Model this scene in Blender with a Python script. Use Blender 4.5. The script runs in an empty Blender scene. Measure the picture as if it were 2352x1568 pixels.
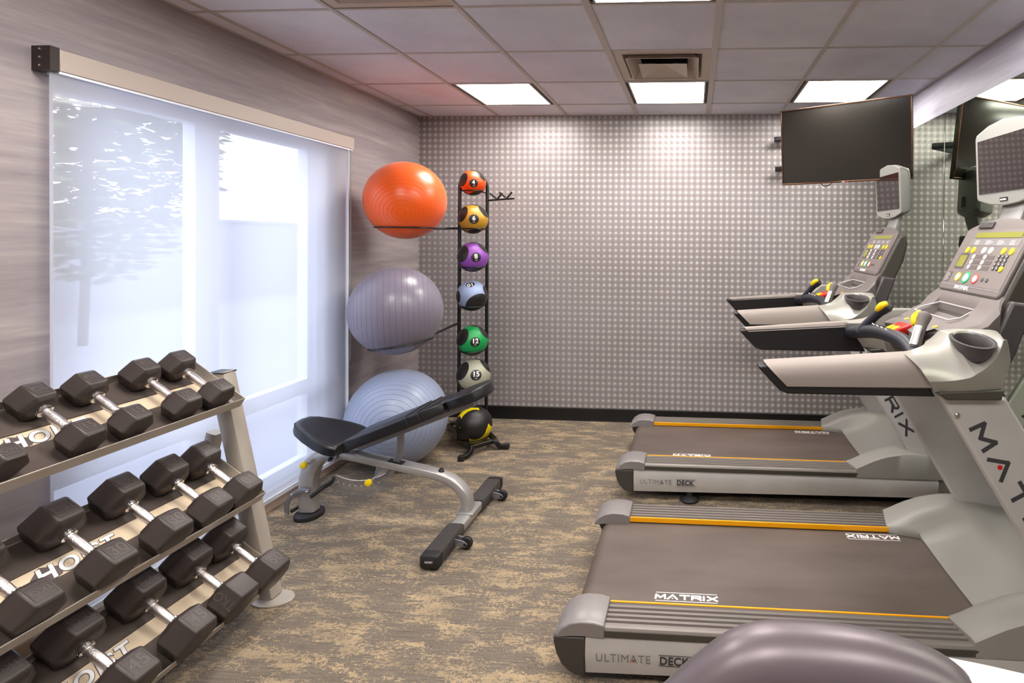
import bpy, bmesh, math, random
from mathutils import Vector, Matrix
random.seed(7)
sc = bpy.context.scene
C = sc.collection

# ------------------------------------------------------------------ camera
XL, XR, YW, YB, H = -2.448, 1.603, 4.714, -1.6, 2.664
cam_d = bpy.data.cameras.new('camera'); cam = bpy.data.objects.new('camera', cam_d); C.objects.link(cam)
FPX, CX, CY = 1253.55, 1516.76, 564.37
cam_d.sensor_fit = 'HORIZONTAL'; cam_d.sensor_width = 36.0
cam_d.lens = FPX/2352*36.0
cam_d.shift_x = (1176-CX)/2352; cam_d.shift_y = -(784-CY)/2352
ya, pi_, ro = 0.0619, -0.0098, -0.0083
def to_world(v):
    x, y, z = v
    c, s = math.cos(ro), math.sin(ro); x, z = x*c+z*s, -x*s+z*c
    c, s = math.cos(pi_), math.sin(pi_); y, z = y*c-z*s, y*s+z*c
    c, s = math.cos(ya), math.sin(ya); x, y = x*c-y*s, x*s+y*c
    return Vector((x, y, z))
R_, F_, U_ = to_world((1,0,0)), to_world((0,1,0)), to_world((0,0,1))
cam.matrix_world = Matrix(((R_.x,U_.x,-F_.x,0),(R_.y,U_.y,-F_.y,0),(R_.z,U_.z,-F_.z,1.58),(0,0,0,1)))
cam_d.clip_start = 0.02
sc.camera = cam

# ------------------------------------------------------------------ world, exposure
sc.view_settings.view_transform = 'Standard'
sc.view_settings.look = 'None'
sc.view_settings.gamma = 1.0
sc.view_settings.use_curve_mapping = False
sc.view_settings.exposure = 1.7
try:
    sc.cycles.use_denoising = True
    sc.cycles.max_bounces = 10; sc.cycles.diffuse_bounces = 6; sc.cycles.glossy_bounces = 5
    sc.cycles.transparent_max_bounces = 12
    sc.cycles.sample_clamp_indirect = 6.0
    sc.cycles.caustics_reflective = False; sc.cycles.caustics_refractive = False
except Exception:
    pass
PANEL = 10.0
SKY = 1.75
world = bpy.data.worlds.new('sky'); sc.world = world; world.use_nodes = True
bg = world.node_tree.nodes['Background']
bg.inputs[0].default_value = (0.80, 0.86, 1.0, 1); bg.inputs[1].default_value = SKY
# portal that guides the sky light through the window opening
pl = bpy.data.lights.new('window_portal', 'AREA'); pl.shape = 'RECTANGLE'; pl.size = 1.7; pl.size_y = 2.1
pl.cycles.is_portal = True
po = bpy.data.objects.new('window_portal', pl); C.objects.link(po)
po.location = (XL-0.16, 2.76, 1.15); po.rotation_euler = (math.pi/2, 0, -math.pi/2)

# ------------------------------------------------------------------ materials
def lin(c):
    if isinstance(c, str):
        c = [int(c[i:i+2], 16)/255 for i in (0, 2, 4)]
    return tuple(((v/12.92) if v <= .04045 else ((v+.055)/1.055)**2.4) for v in c)+(1,)
class NT:
    def __init__(s, m): s.t = m.node_tree; s.N = s.t.nodes; s.L = s.t.links
    def n(s, k, **kw):
        nd = s.N.new(k)
        for a, b in kw.items(): setattr(nd, a, b)
        return nd
    def put(s, sock, v):
        if isinstance(v, bpy.types.NodeSocket): s.L.new(v, sock)
        elif v is not None: sock.default_value = v
    def math(s, op, a, b=None, c=None, clamp=False):
        nd = s.n('ShaderNodeMath', operation=op, use_clamp=clamp)
        s.put(nd.inputs[0], a); s.put(nd.inputs[1], b); s.put(nd.inputs[2], c); return nd.outputs[0]
    def mix(s, f, a, b):
        nd = s.n('ShaderNodeMix', data_type='RGBA'); s.put(nd.inputs[0], f); s.put(nd.inputs[6], a); s.put(nd.inputs[7], b); return nd.outputs[2]
    def noise(s, vec, scale, detail=3, rough=.5, dist=0):
        nd = s.n('ShaderNodeTexNoise'); s.put(nd.inputs['Vector'], vec); nd.inputs['Scale'].default_value = scale
        nd.inputs['Detail'].default_value = detail; nd.inputs['Roughness'].default_value = rough; nd.inputs['Distortion'].default_value = dist
        return nd.outputs[0]
    def ramp(s, f, pts):
        nd = s.n('ShaderNodeValToRGB'); s.put(nd.inputs[0], f); cr = nd.color_ramp
        while len(cr.elements) > 1: cr.elements.remove(cr.elements[0])
        cr.elements[0].position, cr.elements[0].color = pts[0]
        for p, c in pts[1:]: cr.elements.new(p).color = c
        return nd.outputs[0]
    def obj(s): return s.n('ShaderNodeTexCoord').outputs['Object']
    def mapping(s, vec, scale=(1,1,1), rot=(0,0,0), loc=(0,0,0)):
        nd = s.n('ShaderNodeMapping'); s.put(nd.inputs[0], vec); nd.inputs[1].default_value = loc
        nd.inputs[2].default_value = rot; nd.inputs[3].default_value = scale; return nd.outputs[0]
    def bump(s, h, strength, dist):
        nd = s.n('ShaderNodeBump'); s.put(nd.inputs['Height'], h); nd.inputs['Strength'].default_value = strength
        nd.inputs['Distance'].default_value = dist; return nd.outputs[0]
M = {}
def mat(name, col, rough=.5, metal=0, spec=.5, coat=0, bumpn=None, emit=None, vary=0.0):
    m = bpy.data.materials.new(name); m.use_nodes = True; t = NT(m)
    b = t.N['Principled BSDF']; c = lin(col)
    b.inputs['Base Color'].default_value = c; b.inputs['Roughness'].default_value = rough
    b.inputs['Metallic'].default_value = metal; b.inputs['Specular IOR Level'].default_value = spec
    b.inputs['Coat Weight'].default_value = coat
    if vary:
        v = t.noise(t.obj(), 9, 4)
        d = tuple(x*(1-vary) for x in c[:3])+(1,); e = tuple(min(1, x*(1+vary)) for x in c[:3])+(1,)
        t.L.new(t.ramp(v, [(.35, d), (.65, e)]), b.inputs['Base Color'])
    if bumpn:
        sc_, st, ds = bumpn
        t.L.new(t.bump(t.noise(t.obj(), sc_, 3), st, ds), b.inputs['Normal'])
    if emit:
        b.inputs['Emission Color'].default_value = lin(emit[0]); b.inputs['Emission Strength'].default_value = emit[1]
    M[name] = m; return m
mat('silver_paint', 'c6c3bf', .34, .25, vary=.03)
mat('pod_silver', 'aeaba2', .34, .3)
mat('hood_grey', '96938c', .45, .15, bumpn=(900, .15, .0004))
mat('arm_grey', '958a83', .55, 0, bumpn=(1200, .2, .0004))
mat('console_grey', '706764', .5, 0, bumpn=(1500, .15, .0003))
mat('console_face', '7a706d', .35)
mat('console_dark', '4a4546', .4)
mat('cap_grey', '878180', .38, .2)
mat('bumper_dark', '3d3835', .4)
mat('rail_grey', '7c746e', .42, .2)
mat('rail_side', '433f38', .4)
mat('black_plastic', '141214', .38)
mat('black_rubber', '1b191b', .6)
mat('handle_black', '23242c', .42)
mat('yellow_plastic', 'f0cc06', .35)
mat('stripe_yellow', 'f5a800', .35)
mat('red_plastic', 'd01808', .3)
mat('white_print', 'f0eeee', .5)
mat('white_print_soft', 'c9c4c4', .5)
mat('dark_print', '37353a', .5)
mat('thin_print', '6d6866', .5)
mat('red_print', 'c8141c', .4)
mat('tv_bezel', 'a6a6a0', .35, .1)
mat('mast_silver', '9b9a98', .4, .3)
mat('chrome', 'd8d4d2', .18, 1.0)
mat('knurl', 'cbc3c0', .32, 1.0, bumpn=(260, .5, .002))
mat('sensor_metal', 'c9c9c6', .3, .9)
mat('lcd_green', '8d8c3e', .2)
mat('button_white', 'f4f2ee', .35)
mat('button_green', '18a868', .35)
mat('button_red', 'd84838', .35)
mat('label_dark', '5a4f4c', .4)
mat('dumbbell_rubber', '3d3431', .42, spec=.5, bumpn=(60, .08, .002), vary=.15)
mat('dumbbell_mark', '4f4642', .45)
mat('rack_paint', 'b9b0a4', .35, .3)
mat('mat_rubber', '50453f', .85, bumpn=(700, .4, .001), vary=.12)
mat('strip_cream', 'd8c3a6', .6)
mat('bench_silver', 'b0adab', .28, .5)
mat('bench_zinc', '94949a', .35, .7)
mat('vinyl_black', '17171b', .33, bumpn=(500, .12, .0006))
mat('piping_black', '0c0c0e', .4)
mat('rack_black', '0e0d0e', .35)
mat('tv_frame', '6e4f3c', .25, .8)
mat('tv_black', '080809', .4)
mat('cassette', 'b3a69c', .5, .15)
mat('bracket_dark', '2b201c', .5)
mat('frame_white', 'e6e8f0', .4)
mat('grid_paint', 'c4bcb4', .5)
mat('vent_paint', 'c4b6a4', .5)
mat('vent_dark', '201c1c', .6)
mat('fixture_dark', '15100e', .6)
mat('skin_base_black', '0b0a0b', .4)
mat('base_beige', 'c4ab94', .5)
mat('handle_silver', '6c6266', .38, .35, bumpn=(1600, .1, .0003))
mat('white_paint', 'f6f2ec', .3)
mat('trunk', '4c4038', .9)
mat('paving', '8c8c96', .9)
mat('screen_black', '2c2925', .12, spec=.4)
mat('tv_screen_small', '2a2020', .02, spec=1.0)
mat('ring_white', 'd6d6e0', .3, .3)

def panel_material():
    m = bpy.data.materials.new('light_diffuser'); m.use_nodes = True; t = NT(m)
    for nd in list(t.N): t.N.remove(nd)
    e = t.n('ShaderNodeEmission'); e.inputs[0].default_value = (1.0, .955, .91, 1); e.inputs[1].default_value = PANEL
    o = t.n('ShaderNodeOutputMaterial'); t.L.new(e.outputs[0], o.inputs[0]); M['light_diffuser'] = m
panel_material()
def wallpaper(name, a, b, c, streak_rot, axis):
    m = bpy.data.materials.new(name); m.use_nodes = True; t = NT(m); p = t.N['Principled BSDF']
    o = t.obj()
    s1 = (2.2, .55, 5.5) if axis == 'y' else (.8, 1.5, 5.0)
    v1 = t.mapping(o, s1, streak_rot); n1 = t.noise(v1, 1.1, 5, .62, .35)
    v2 = t.mapping(o, (8, 1.6, 26), streak_rot); n2 = t.noise(v2, 1.6, 4, .6)
    v3 = t.mapping(o, (40, 14, 420), streak_rot); n3 = t.noise(v3, 1.0, 2)
    f = t.math('ADD', t.math('MULTIPLY', n1, .62), t.math('ADD', t.math('MULTIPLY', n2, .26), t.math('MULTIPLY', n3, .12)))
    t.L.new(t.ramp(f, [(.36, lin(a)), (.5, lin(b)), (.64, lin(c))]), p.inputs['Base Color'])
    p.inputs['Roughness'].default_value = .62
    M[name] = m
wallpaper('wallpaper_taupe', '837a7d', '9a9092', 'b0a6a2', (math.radians(7), 0, 0), 'y')
wallpaper('wallpaper_blue', '9593a0', 'aca9b6', 'c2c0ca', (math.radians(-8), 0, 0), 'y')
def diamond_plate():
    m = bpy.data.materials.new('diamond_plate'); m.use_nodes = True; t = NT(m); p = t.N['Principled BSDF']
    o = t.obj(); sx = t.n('ShaderNodeSeparateXYZ'); t.L.new(o, sx.inputs[0]); X, Z = sx.outputs[0], sx.outputs[2]
    a = .0505
    P = t.math('DIVIDE', t.math('ADD', X, Z), a); Q = t.math('DIVIDE', t.math('SUBTRACT', X, Z), a)
    rp, rq = t.math('ROUND', P), t.math('ROUND', Q)
    fp, fq = t.math('SUBTRACT', P, rp), t.math('SUBTRACT', Q, rq)
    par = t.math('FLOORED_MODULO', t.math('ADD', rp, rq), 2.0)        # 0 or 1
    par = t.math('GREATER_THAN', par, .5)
    def sel(u, v): return t.math('ADD', t.math('MULTIPLY', u, par), t.math('MULTIPLY', v, t.math('SUBTRACT', 1.0, par)))
    along, across = sel(fp, fq), sel(fq, fp)
    aa = t.math('ABSOLUTE', along)
    k = t.math('MULTIPLY', across, 1/.215)
    k0 = t.math('ROUND', k)
    k0c = t.math('MINIMUM', t.math('MAXIMUM', k0, -1.0), 1.0)
    dk = t.math('MULTIPLY', t.math('ABSOLUTE', t.math('SUBTRACT', k, k0c)), .215)
    # stroke as slim ellipse : 1-(along/.40)^2-(dk/.055)^2
    e = t.math('SUBTRACT', t.math('SUBTRACT', 1.0, t.math('POWER', t.math('DIVIDE', aa, .44), 2.0)), t.math('POWER', t.math('DIVIDE', dk, .072), 2.0))
    h = t.math('MULTIPLY', e, 1.6, clamp=True)
    big = t.noise(t.mapping(o, (1, 1, 1)), 1.3, 2)
    base = t.ramp(big, [(.3, lin('8b8482')), (.7, lin('979092'))])
    brt = t.mix(par, lin('6a605d'), lin('f4ece6'))  # light catching the embossing put into colour: one stroke direction dark, the other bright
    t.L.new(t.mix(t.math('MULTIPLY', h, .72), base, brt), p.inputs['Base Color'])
    p.inputs['Metallic'].default_value = .15; p.inputs['Roughness'].default_value = .40
    t.L.new(t.bump(h, .5, .004), p.inputs['Normal'])
    M['diamond_plate'] = m
diamond_plate()
def carpet():
    m = bpy.data.materials.new('carpet'); m.use_nodes = True; t = NT(m); p = t.N['Principled BSDF']
    o = t.obj()
    v = t.mapping(o, (1.0, 2.6, 1.0), (0, 0, math.radians(5)))
    n1 = t.noise(v, 4.6, 7, .72, .25)
    n2 = t.noise(t.mapping(o, (1, 1.5, 1), (0, 0, 0)), 60, 3, .7)
    n3 = t.noise(t.mapping(o, (1, 1.6, 1)), 230, 2, .6)
    f = t.math('ADD', n1, t.math('ADD', t.math('MULTIPLY', t.math('SUBTRACT', n2, .5), .60), t.math('MULTIPLY', t.math('SUBTRACT', n3, .5), .42)))
    patch = t.ramp(f, [(.52, (0,0,0,1)), (.57, (1,1,1,1))])
    speck = t.ramp(t.noise(t.mapping(o, (1, 1.4, 1)), 300, 1, .5), [(.60, (0,0,0,1)), (.66, (1,1,1,1))])
    streak = t.noise(t.mapping(o, (2.5, 60, 1)), 3.0, 3)
    dark = t.ramp(streak, [(.3, lin('5f574f')), (.7, lin('7c7369'))])
    gold = t.ramp(t.noise(v, 5.0, 3), [(.35, lin('97866f')), (.62, lin('b09a7b'))])
    grain = t.ramp(n3, [(.3, (.72,.72,.72,1)), (.7, (1.15,1.15,1.15,1))])
    c = t.mix(patch, dark, gold)
    c = t.mix(t.math('MULTIPLY', speck, t.math('MULTIPLY', t.math('SUBTRACT', 1.0, patch), .6)), c, lin('a9916f'))
    mul = t.n('ShaderNodeMix', data_type='RGBA', blend_type='MULTIPLY'); mul.inputs[0].default_value = .8
    t.L.new(c, mul.inputs[6]); t.L.new(grain, mul.inputs[7])
    t.L.new(mul.outputs[2], p.inputs['Base Color'])
    p.inputs['Roughness'].default_value = .95; p.inputs['Specular IOR Level'].default_value = .15
    t.L.new(t.bump(n3, .6, .003), p.inputs['Normal'])
    M['carpet'] = m
carpet()
def ceiling_tile():
    m = bpy.data.materials.new('ceiling_tile'); m.use_nodes = True; t = NT(m); p = t.N['Principled BSDF']
    o = t.obj(); n = t.noise(o, 260, 3, .7); n1 = t.noise(o, 2.0, 3)
    f = t.math('ADD', t.math('MULTIPLY', n, .5), t.math('MULTIPLY', n1, .5))
    t.L.new(t.ramp(f, [(.38, lin('d5d4de')), (.62, lin('eeeef5'))]), p.inputs['Base Color'])
    p.inputs['Roughness'].default_value = .9
    t.L.new(t.bump(n, .5, .003), p.inputs['Normal']); M['ceiling_tile'] = m
ceiling_tile()
def blind_fabric():
    m = bpy.data.materials.new('blind_fabric'); m.use_nodes = True; t = NT(m)
    for nd in list(t.N): t.N.remove(nd)
    d = t.n('ShaderNodeBsdfDiffuse'); d.inputs[0].default_value = (.62, .63, .68, 1)
    tl = t.n('ShaderNodeBsdfTranslucent'); tl.inputs[0].default_value = (.62, .64, .70, 1)
    tr = t.n('ShaderNodeBsdfTransparent'); tr.inputs[0].default_value = (1, 1, 1, 1)
    a = t.n('ShaderNodeMixShader'); a.inputs[0].default_value = .52
    t.L.new(d.outputs[0], a.inputs[1]); t.L.new(tl.outputs[0], a.inputs[2])
    b = t.n('ShaderNodeMixShader'); b.inputs[0].default_value = .27
    t.L.new(a.outputs[0], b.inputs[1]); t.L.new(tr.outputs[0], b.inputs[2])
    o = t.n('ShaderNodeOutputMaterial'); t.L.new(b.outputs[0], o.inputs[0]); M['blind_fabric'] = m
blind_fabric()
def glass():
    m = bpy.data.materials.new('window_glass'); m.use_nodes = True; t = NT(m)
    for nd in list(t.N): t.N.remove(nd)
    g = t.n('ShaderNodeBsdfGlossy'); g.inputs['Roughness'].default_value = .02; g.inputs[0].default_value = (.9, .95, 1, 1)
    tr = t.n('ShaderNodeBsdfTransparent'); tr.inputs[0].default_value = (.96, .98, 1, 1)
    b = t.n('ShaderNodeMixShader'); b.inputs[0].default_value = .93
    t.L.new(g.outputs[0], b.inputs[1]); t.L.new(tr.outputs[0], b.inputs[2])
    o = t.n('ShaderNodeOutputMaterial'); t.L.new(b.outputs[0], o.inputs[0]); M['window_glass'] = m
    m = bpy.data.materials.new('clear_plastic'); m.use_nodes = True; t = NT(m)
    for nd in list(t.N): t.N.remove(nd)
    g = t.n('ShaderNodeBsdfGlossy'); g.inputs['Roughness'].default_value = .15; g.inputs[0].default_value = (.9, .93, 1, 1)
    tr = t.n('ShaderNodeBsdfTransparent'); tr.inputs[0].default_value = (.9, .92, .95, 1)
    b = t.n('ShaderNodeMixShader'); b.inputs[0].default_value = .78
    t.L.new(g.outputs[0], b.inputs[1]); t.L.new(tr.outputs[0], b.inputs[2])
    o = t.n('ShaderNodeOutputMaterial'); t.L.new(b.outputs[0], o.inputs[0]); M['clear_plastic'] = m
glass()
mat('mirror_glass', 'd9e2d6', .0, 1.0)
M['mirror_glass'].node_tree.nodes['Principled BSDF'].inputs['Base Color'].default_value = (.64, .72, .60, 1)
def belt_material():
    m = bpy.data.materials.new('belt'); m.use_nodes = True; t = NT(m); p = t.N['Principled BSDF']
    o = t.obj(); n = t.noise(o, 900, 2); n1 = t.noise(t.mapping(o, (1, 3, 1)), 2.5, 3)
    f = t.math('ADD', t.math('MULTIPLY', n, .3), t.math('MULTIPLY', n1, .7))
    t.L.new(t.ramp(f, [(.35, lin('51463f')), (.65, lin('63574f'))]), p.inputs['Base Color'])
    p.inputs['Roughness'].default_value = .5
    t.L.new(t.bump(n, .5, .0008), p.inputs['Normal']); M['belt'] = m
belt_material()
def ball_material(name, col, rough=.27, step=.105, dark='000000', two=None):
    m = bpy.data.materials.new(name); m.use_nodes = True; t = NT(m); p = t.N['Principled BSDF']
    o = t.obj(); nv = t.n('ShaderNodeVectorMath', operation='NORMALIZE'); t.L.new(o, nv.inputs[0])
    s = t.n('ShaderNodeSeparateXYZ'); t.L.new(nv.outputs[0], s.inputs[0])
    lat = t.math('ARCCOSINE', s.outputs[2])
    w = t.math('DIVIDE', lat, step)
    fr = t.math('ABSOLUTE', t.math('SUBTRACT', w, t.math('ROUND', w)))
    line = t.math('MULTIPLY', t.math('SUBTRACT', .045, fr), 40.0, clamp=True)
    c = lin(col); d = tuple(x*.62 for x in c[:3])+(1,)
    t.L.new(t.mix(line, c, d), p.inputs['Base Color'])
    p.inputs['Roughness'].default_value = rough; p.inputs['Sheen Weight'].default_value = .15
    t.L.new(t.bump(line, .6, -.004), p.inputs['Normal']); M[name] = m
ball_material('ball_orange', 'ee5a08', .32)
ball_material('ball_grey', '77707f', .3, .12)
ball_material('ball_blue', '8f9ab4', .32, .11)
def med_material(name, col, lobes, disc=None):
    m = bpy.data.materials.new(name); m.use_nodes = True; t = NT(m); p = t.N['Principled BSDF']
    o = t.obj(); nv = t.n('ShaderNodeVectorMath', operation='NORMALIZE'); t.L.new(o, nv.inputs[0])
    cur = None
    for c, r in lobes:
        d = t.n('ShaderNodeVectorMath', operation='DISTANCE'); t.L.new(nv.outputs[0], d.inputs[0])
        v = Vector(c).normalized(); d.inputs[1].default_value = v
        k = t.math('SUBTRACT', d.outputs['Value'], r)
        cur = k if cur is None else t.math('MINIMUM', cur, k)
    mask = t.math('MULTIPLY', cur, 60.0, clamp=True)
    if disc:
        d = t.n('ShaderNodeVectorMath', operation='DISTANCE'); t.L.new(nv.outputs[0], d.inputs[0])
        d.inputs[1].default_value = Vector(disc[0]).normalized()
        mask = t.math('MULTIPLY', mask, t.math('MULTIPLY', t.math('SUBTRACT', d.outputs['Value'], disc[1]), 60.0, clamp=True))
    t.L.new(t.mix(mask, lin('1c1918'), lin(col)), p.inputs['Base Color'])
    vor = t.n('ShaderNodeTexVoronoi'); t.L.new(o, vor.inputs['Vector']); vor.inputs['Scale'].default_value = 170
    t.L.new(t.bump(vor.outputs['Distance'], .35, .002), p.inputs['Normal'])
    p.inputs['Roughness'].default_value = .38; M[name] = m
    return m
def tread_rubber():
    m = bpy.data.materials.new('diamond_rubber'); m.use_nodes = True; t = NT(m); p = t.N['Principled BSDF']
    o = t.obj(); s = t.n('ShaderNodeSeparateXYZ'); t.L.new(o, s.inputs[0]); X, Y = s.outputs[0], s.outputs[1]
    a = t.math('ABSOLUTE', t.math('SUBTRACT', t.math('FRACT', t.math('DIVIDE', t.math('ADD', X, Y), .016)), .5))
    b = t.math('ABSOLUTE', t.math('SUBTRACT', t.math('FRACT', t.math('DIVIDE', t.math('SUBTRACT', X, Y), .016)), .5))
    h = t.math('MULTIPLY', t.math('SUBTRACT', t.math('MAXIMUM', a, b), .32), 6.0, clamp=True)
    t.L.new(t.mix(h, lin('4a4442'), lin('151313')), p.inputs['Base Color'])
    t.L.new(t.bump(h, .8, -.003), p.inputs['Normal']); p.inputs['Roughness'].default_value = .55; M['diamond_rubber'] = m
tread_rubber()
def leaf_mat():
    m = bpy.data.materials.new('leaf'); m.use_nodes = True; t = NT(m); p = t.N['Principled BSDF']
    t.L.new(t.ramp(t.noise(t.obj(), 3, 3), [(.3, lin('3c4a30')), (.7, lin('66784a'))]), p.inputs['Base Color']); M['leaf'] = m
leaf_mat()

# ------------------------------------------------------------------ mesh helpers
V = Vector
def new_bm(): return bmesh.new()
def link(name, bm, m=None, parent=None, bevel=0, seg=2, angle=35, smooth=True, sub=0, mods=None):
    bmesh.ops.recalc_face_normals(bm, faces=bm.faces[:])
    me = bpy.data.meshes.new(name); bm.to_mesh(me); bm.free()
    if m: me.materials.append(M[m] if isinstance(m, str) else m)
    if smooth:
        me.shade_smooth()
        me.set_sharp_from_angle(angle=math.radians(angle))
    o = bpy.data.objects.new(name, me); C.objects.link(o)
    if parent: o.parent = parent
    if bevel:
        b = o.modifiers.new('bevel', 'BEVEL'); b.width = bevel; b.segments = seg; b.limit_method = 'ANGLE'; b.angle_limit = math.radians(30)
        b.harden_normals = False
    if sub:
        s = o.modifiers.new('sub', 'SUBSURF'); s.levels = sub; s.render_levels = sub
    return o
def thing(name, label, cat, loc=(0,0,0), rot=None, group=None):
    o = bpy.data.objects.new(name, None); C.objects.link(o); o.location = loc
    o.empty_display_size = .05
    if rot is not None: o.rotation_euler = rot
    o['label'] = label; o['category'] = cat
    if group: o['group'] = group
    return o
def tag(o, label, cat, group=None):
    o['label'] = label; o['category'] = cat
    if group: o['group'] = group
    return o
def struct(name, bm, m, parent=None, **k):
    o = link(name, bm, m, parent, **k); o['kind'] = 'structure'; return o
def box(bm, lo, hi, mtx=None):
    vs = [bm.verts.new((x, y, z)) for x in (lo[0], hi[0]) for y in (lo[1], hi[1]) for z in (lo[2], hi[2])]
    for f in ((0,1,3,2),(4,6,7,5),(0,4,5,1),(2,3,7,6),(0,2,6,4),(1,5,7,3)): bm.faces.new([vs[i] for i in f])
    if mtx is not None:
        for v in vs: v.co = mtx @ v.co
    return bm
def Bx(lo, hi): return box(new_bm(), lo, hi)
def loft(bm, rings, caps=True, closed=True):
    rs = [[bm.verts.new(p) for p in r] for r in rings]
    n = len(rs[0])
    for a, b in zip(rs, rs[1:]):
        for i in range(n if closed else n-1):
            j = (i+1) % n
            bm.faces.new((a[i], a[j], b[j], b[i]))
    if caps and closed:
        bm.faces.new(rs[0][::-1]); bm.faces.new(rs[-1])
    return bm
def prism(bm, pts, lo, hi, axis='y'):
    """outline pts (2D) extruded along axis from lo to hi"""
    def P(a, b, t):
        return {'y': (a, t, b), 'x': (t, a, b), 'z': (a, b, t)}[axis]
    return loft(bm, [[P(a, b, lo) for a, b in pts], [P(a, b, hi) for a, b in pts]])
def frames(path):
    path = [V(p) for p in path]; out = []
    up = None
    for i, p in enumerate(path):
        t = (path[min(i+1, len(path)-1)]-path[max(i-1, 0)]).normalized()
        if up is None:
            up = V((0,0,1)) if abs(t.z) < .9 else V((1,0,0))
        up = (up-t*up.dot(t)).normalized(); side = t.cross(up)
        out.append((p, t, up, side))
    return out
def tube(bm, path, r, n=12, caps=True, shape=None):
    """round tube, r a number or list; shape=(w,h) gives a rounded rectangle section (side,up)"""
    rings = []
    fr = frames(path)
    for i, (p, t, up, side) in enumerate(fr):
        rr = r[i] if isinstance(r, (list, tuple)) else r
        ring = []
        for k in range(n):
            a = 2*math.pi*k/n
            if shape:
                sh = shape[i] if isinstance(shape, list) else shape
                c, s = math.cos(a), math.sin(a); e = .35
                u = math.copysign(abs(c)**e, c)*sh[0]/2; w = math.copysign(abs(s)**e, s)*sh[1]/2
            else:
                u, w = math.cos(a)*rr, math.sin(a)*rr
            ring.append(p+side*u+up*w)
        rings.append(ring)
    return loft(bm, rings, caps)
def smooth_path(pts, n=8):
    pts = [V(p) for p in pts]; out = []
    for i in range(len(pts)-1):
        p0, p1, p2, p3 = pts[max(i-1,0)], pts[i], pts[i+1], pts[min(i+2, len(pts)-1)]
        for k in range(n):
            t = k/n
            out.append(.5*((2*p1)+(-p0+p2)*t+(2*p0-5*p1+4*p2-p3)*t*t+(-p0+3*p1-3*p2+p3)*t**3))
    out.append(pts[-1]); return out
def lathe(bm, prof, n=24, mtx=None, caps=True):
    rings = [[V((r*math.cos(2*math.pi*k/n), r*math.sin(2*math.pi*k/n), z)) for k in range(n)] for r, z in prof]
    if mtx is not None: rings = [[mtx @ p for p in r] for r in rings]
    return loft(bm, rings, caps)
def frame_mtx(o, x, y):
    x = V(x).normalized(); z = x.cross(V(y)).normalized(); y = z.cross(x)
    return Matrix(((x.x,y.x,z.x,o[0]),(x.y,y.y,z.y,o[1]),(x.z,y.z,z.z,o[2]),(0,0,0,1)))
def cyl(bm, a, b, r, n=20):
    return tube(bm, [a, b], r, n)
def sphere(bm, r, u=48, v=32, mtx=None):
    bmesh.ops.create_uvsphere(bm, u_segments=u, v_segments=v, radius=r, matrix=mtx or Matrix()); return bm
def text_bm(s, size, mtx, extrude=.0006, bold=0.0, center=False, spacing=1.0, shear=0):
    cu = bpy.data.curves.new('t', 'FONT'); cu.body = s; cu.size = size; cu.extrude = extrude; cu.offset = bold
    cu.space_character = spacing; cu.shear = shear; cu.resolution_u = 4
    if center: cu.align_x = 'CENTER'; cu.align_y = 'CENTER'
    ob = bpy.data.objects.new('t', cu); C.objects.link(ob)
    dg = bpy.context.evaluated_depsgraph_get(); me = bpy.data.meshes.new_from_object(ob.evaluated_get(dg))
    bm = new_bm(); bm.from_mesh(me); bm.transform(mtx)
    bpy.data.objects.remove(ob); bpy.data.curves.remove(cu); bpy.data.meshes.remove(me)
    return bm
# stroke lettering used for the treadmill wordmark
GL = {
 'M': ([[(0,0),(.05,.6),(.5,.16),(.95,.6),(1,0)]], 1.0),
 'A': ([[(0,0),(.5,.6),(1,0)]], 1.0),
 'T': ([[(0,.6),(1,.6)], [(.5,.6),(.5,0)]], 1.0),
 'R': ([[(0,0),(0,.6),(.8,.6),(.9,.45),(.8,.28),(.1,.28)], [(.5,.28),(.95,0)]], .95),
 'I': ([[(0,0),(0,.6)]], .12),
 'X': ([[(0,.6),(1,0)], [(0,0),(1,.6)]], 1.0),
}
def word_bm(mtx, height, width, gap, th=.15, depth=.0008, dot=True, word='MATRIX'):
    bm = new_bm(); x = 0; dots = []; nth = 0
    for ch in word:
        strokes, w = GL[ch]
        for st in strokes:
            P = [V((x+p[0]*width, p[1]/.6*height, 0)) for p in st]
            hw = th*height*.5
            for a, b in zip(P, P[1:]):
                d = (b-a).normalized(); n = V((-d.y, d.x, 0))*hw; e = d*hw*.6
                q = [a-e-n, b+e-n, b+e+n, a-e+n]; nth += 1; dz = depth*(1+.22*(nth % 5))
                lo = [bm.verts.new(mtx @ p) for p in q]; hi = [bm.verts.new(mtx @ (p+V((0,0,dz)))) for p in q]
                bm.faces.new(hi); bm.faces.new(lo[::-1])
                for i in range(4):
                    j = (i+1) % 4; bm.faces.new((lo[i], lo[j], hi[j], hi[i]))
        if ch == 'A': dots.append(V((x+.5*width, .16*height, 0)))
        x += w*width+gap
    return bm, dots, x-gap
def copy_tree(o, parent=None):
    c = o.copy(); C.objects.link(c)
    if parent: c.parent = parent
    for ch in list(o.children): copy_tree(ch, c)
    return c

# ------------------------------------------------------------------ the room
G = .61
cols = [-.503+(c-3)*G for c in range(-1, 8)]
cols = [c for c in cols if XL+.03 < c < XR-.03]
rows = [4.3279-k*G for k in range(0, 10)]
struct('floor', Bx((XL-.1, YB-.1, -.1), (XR+.1, YW+.1, 0)), 'carpet', smooth=False)
ceil = struct('ceiling', Bx((XL-.1, YB-.1, H+.13), (XR+.1, YW+.1, H+.2)), 'ceiling_tile', smooth=False)
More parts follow.
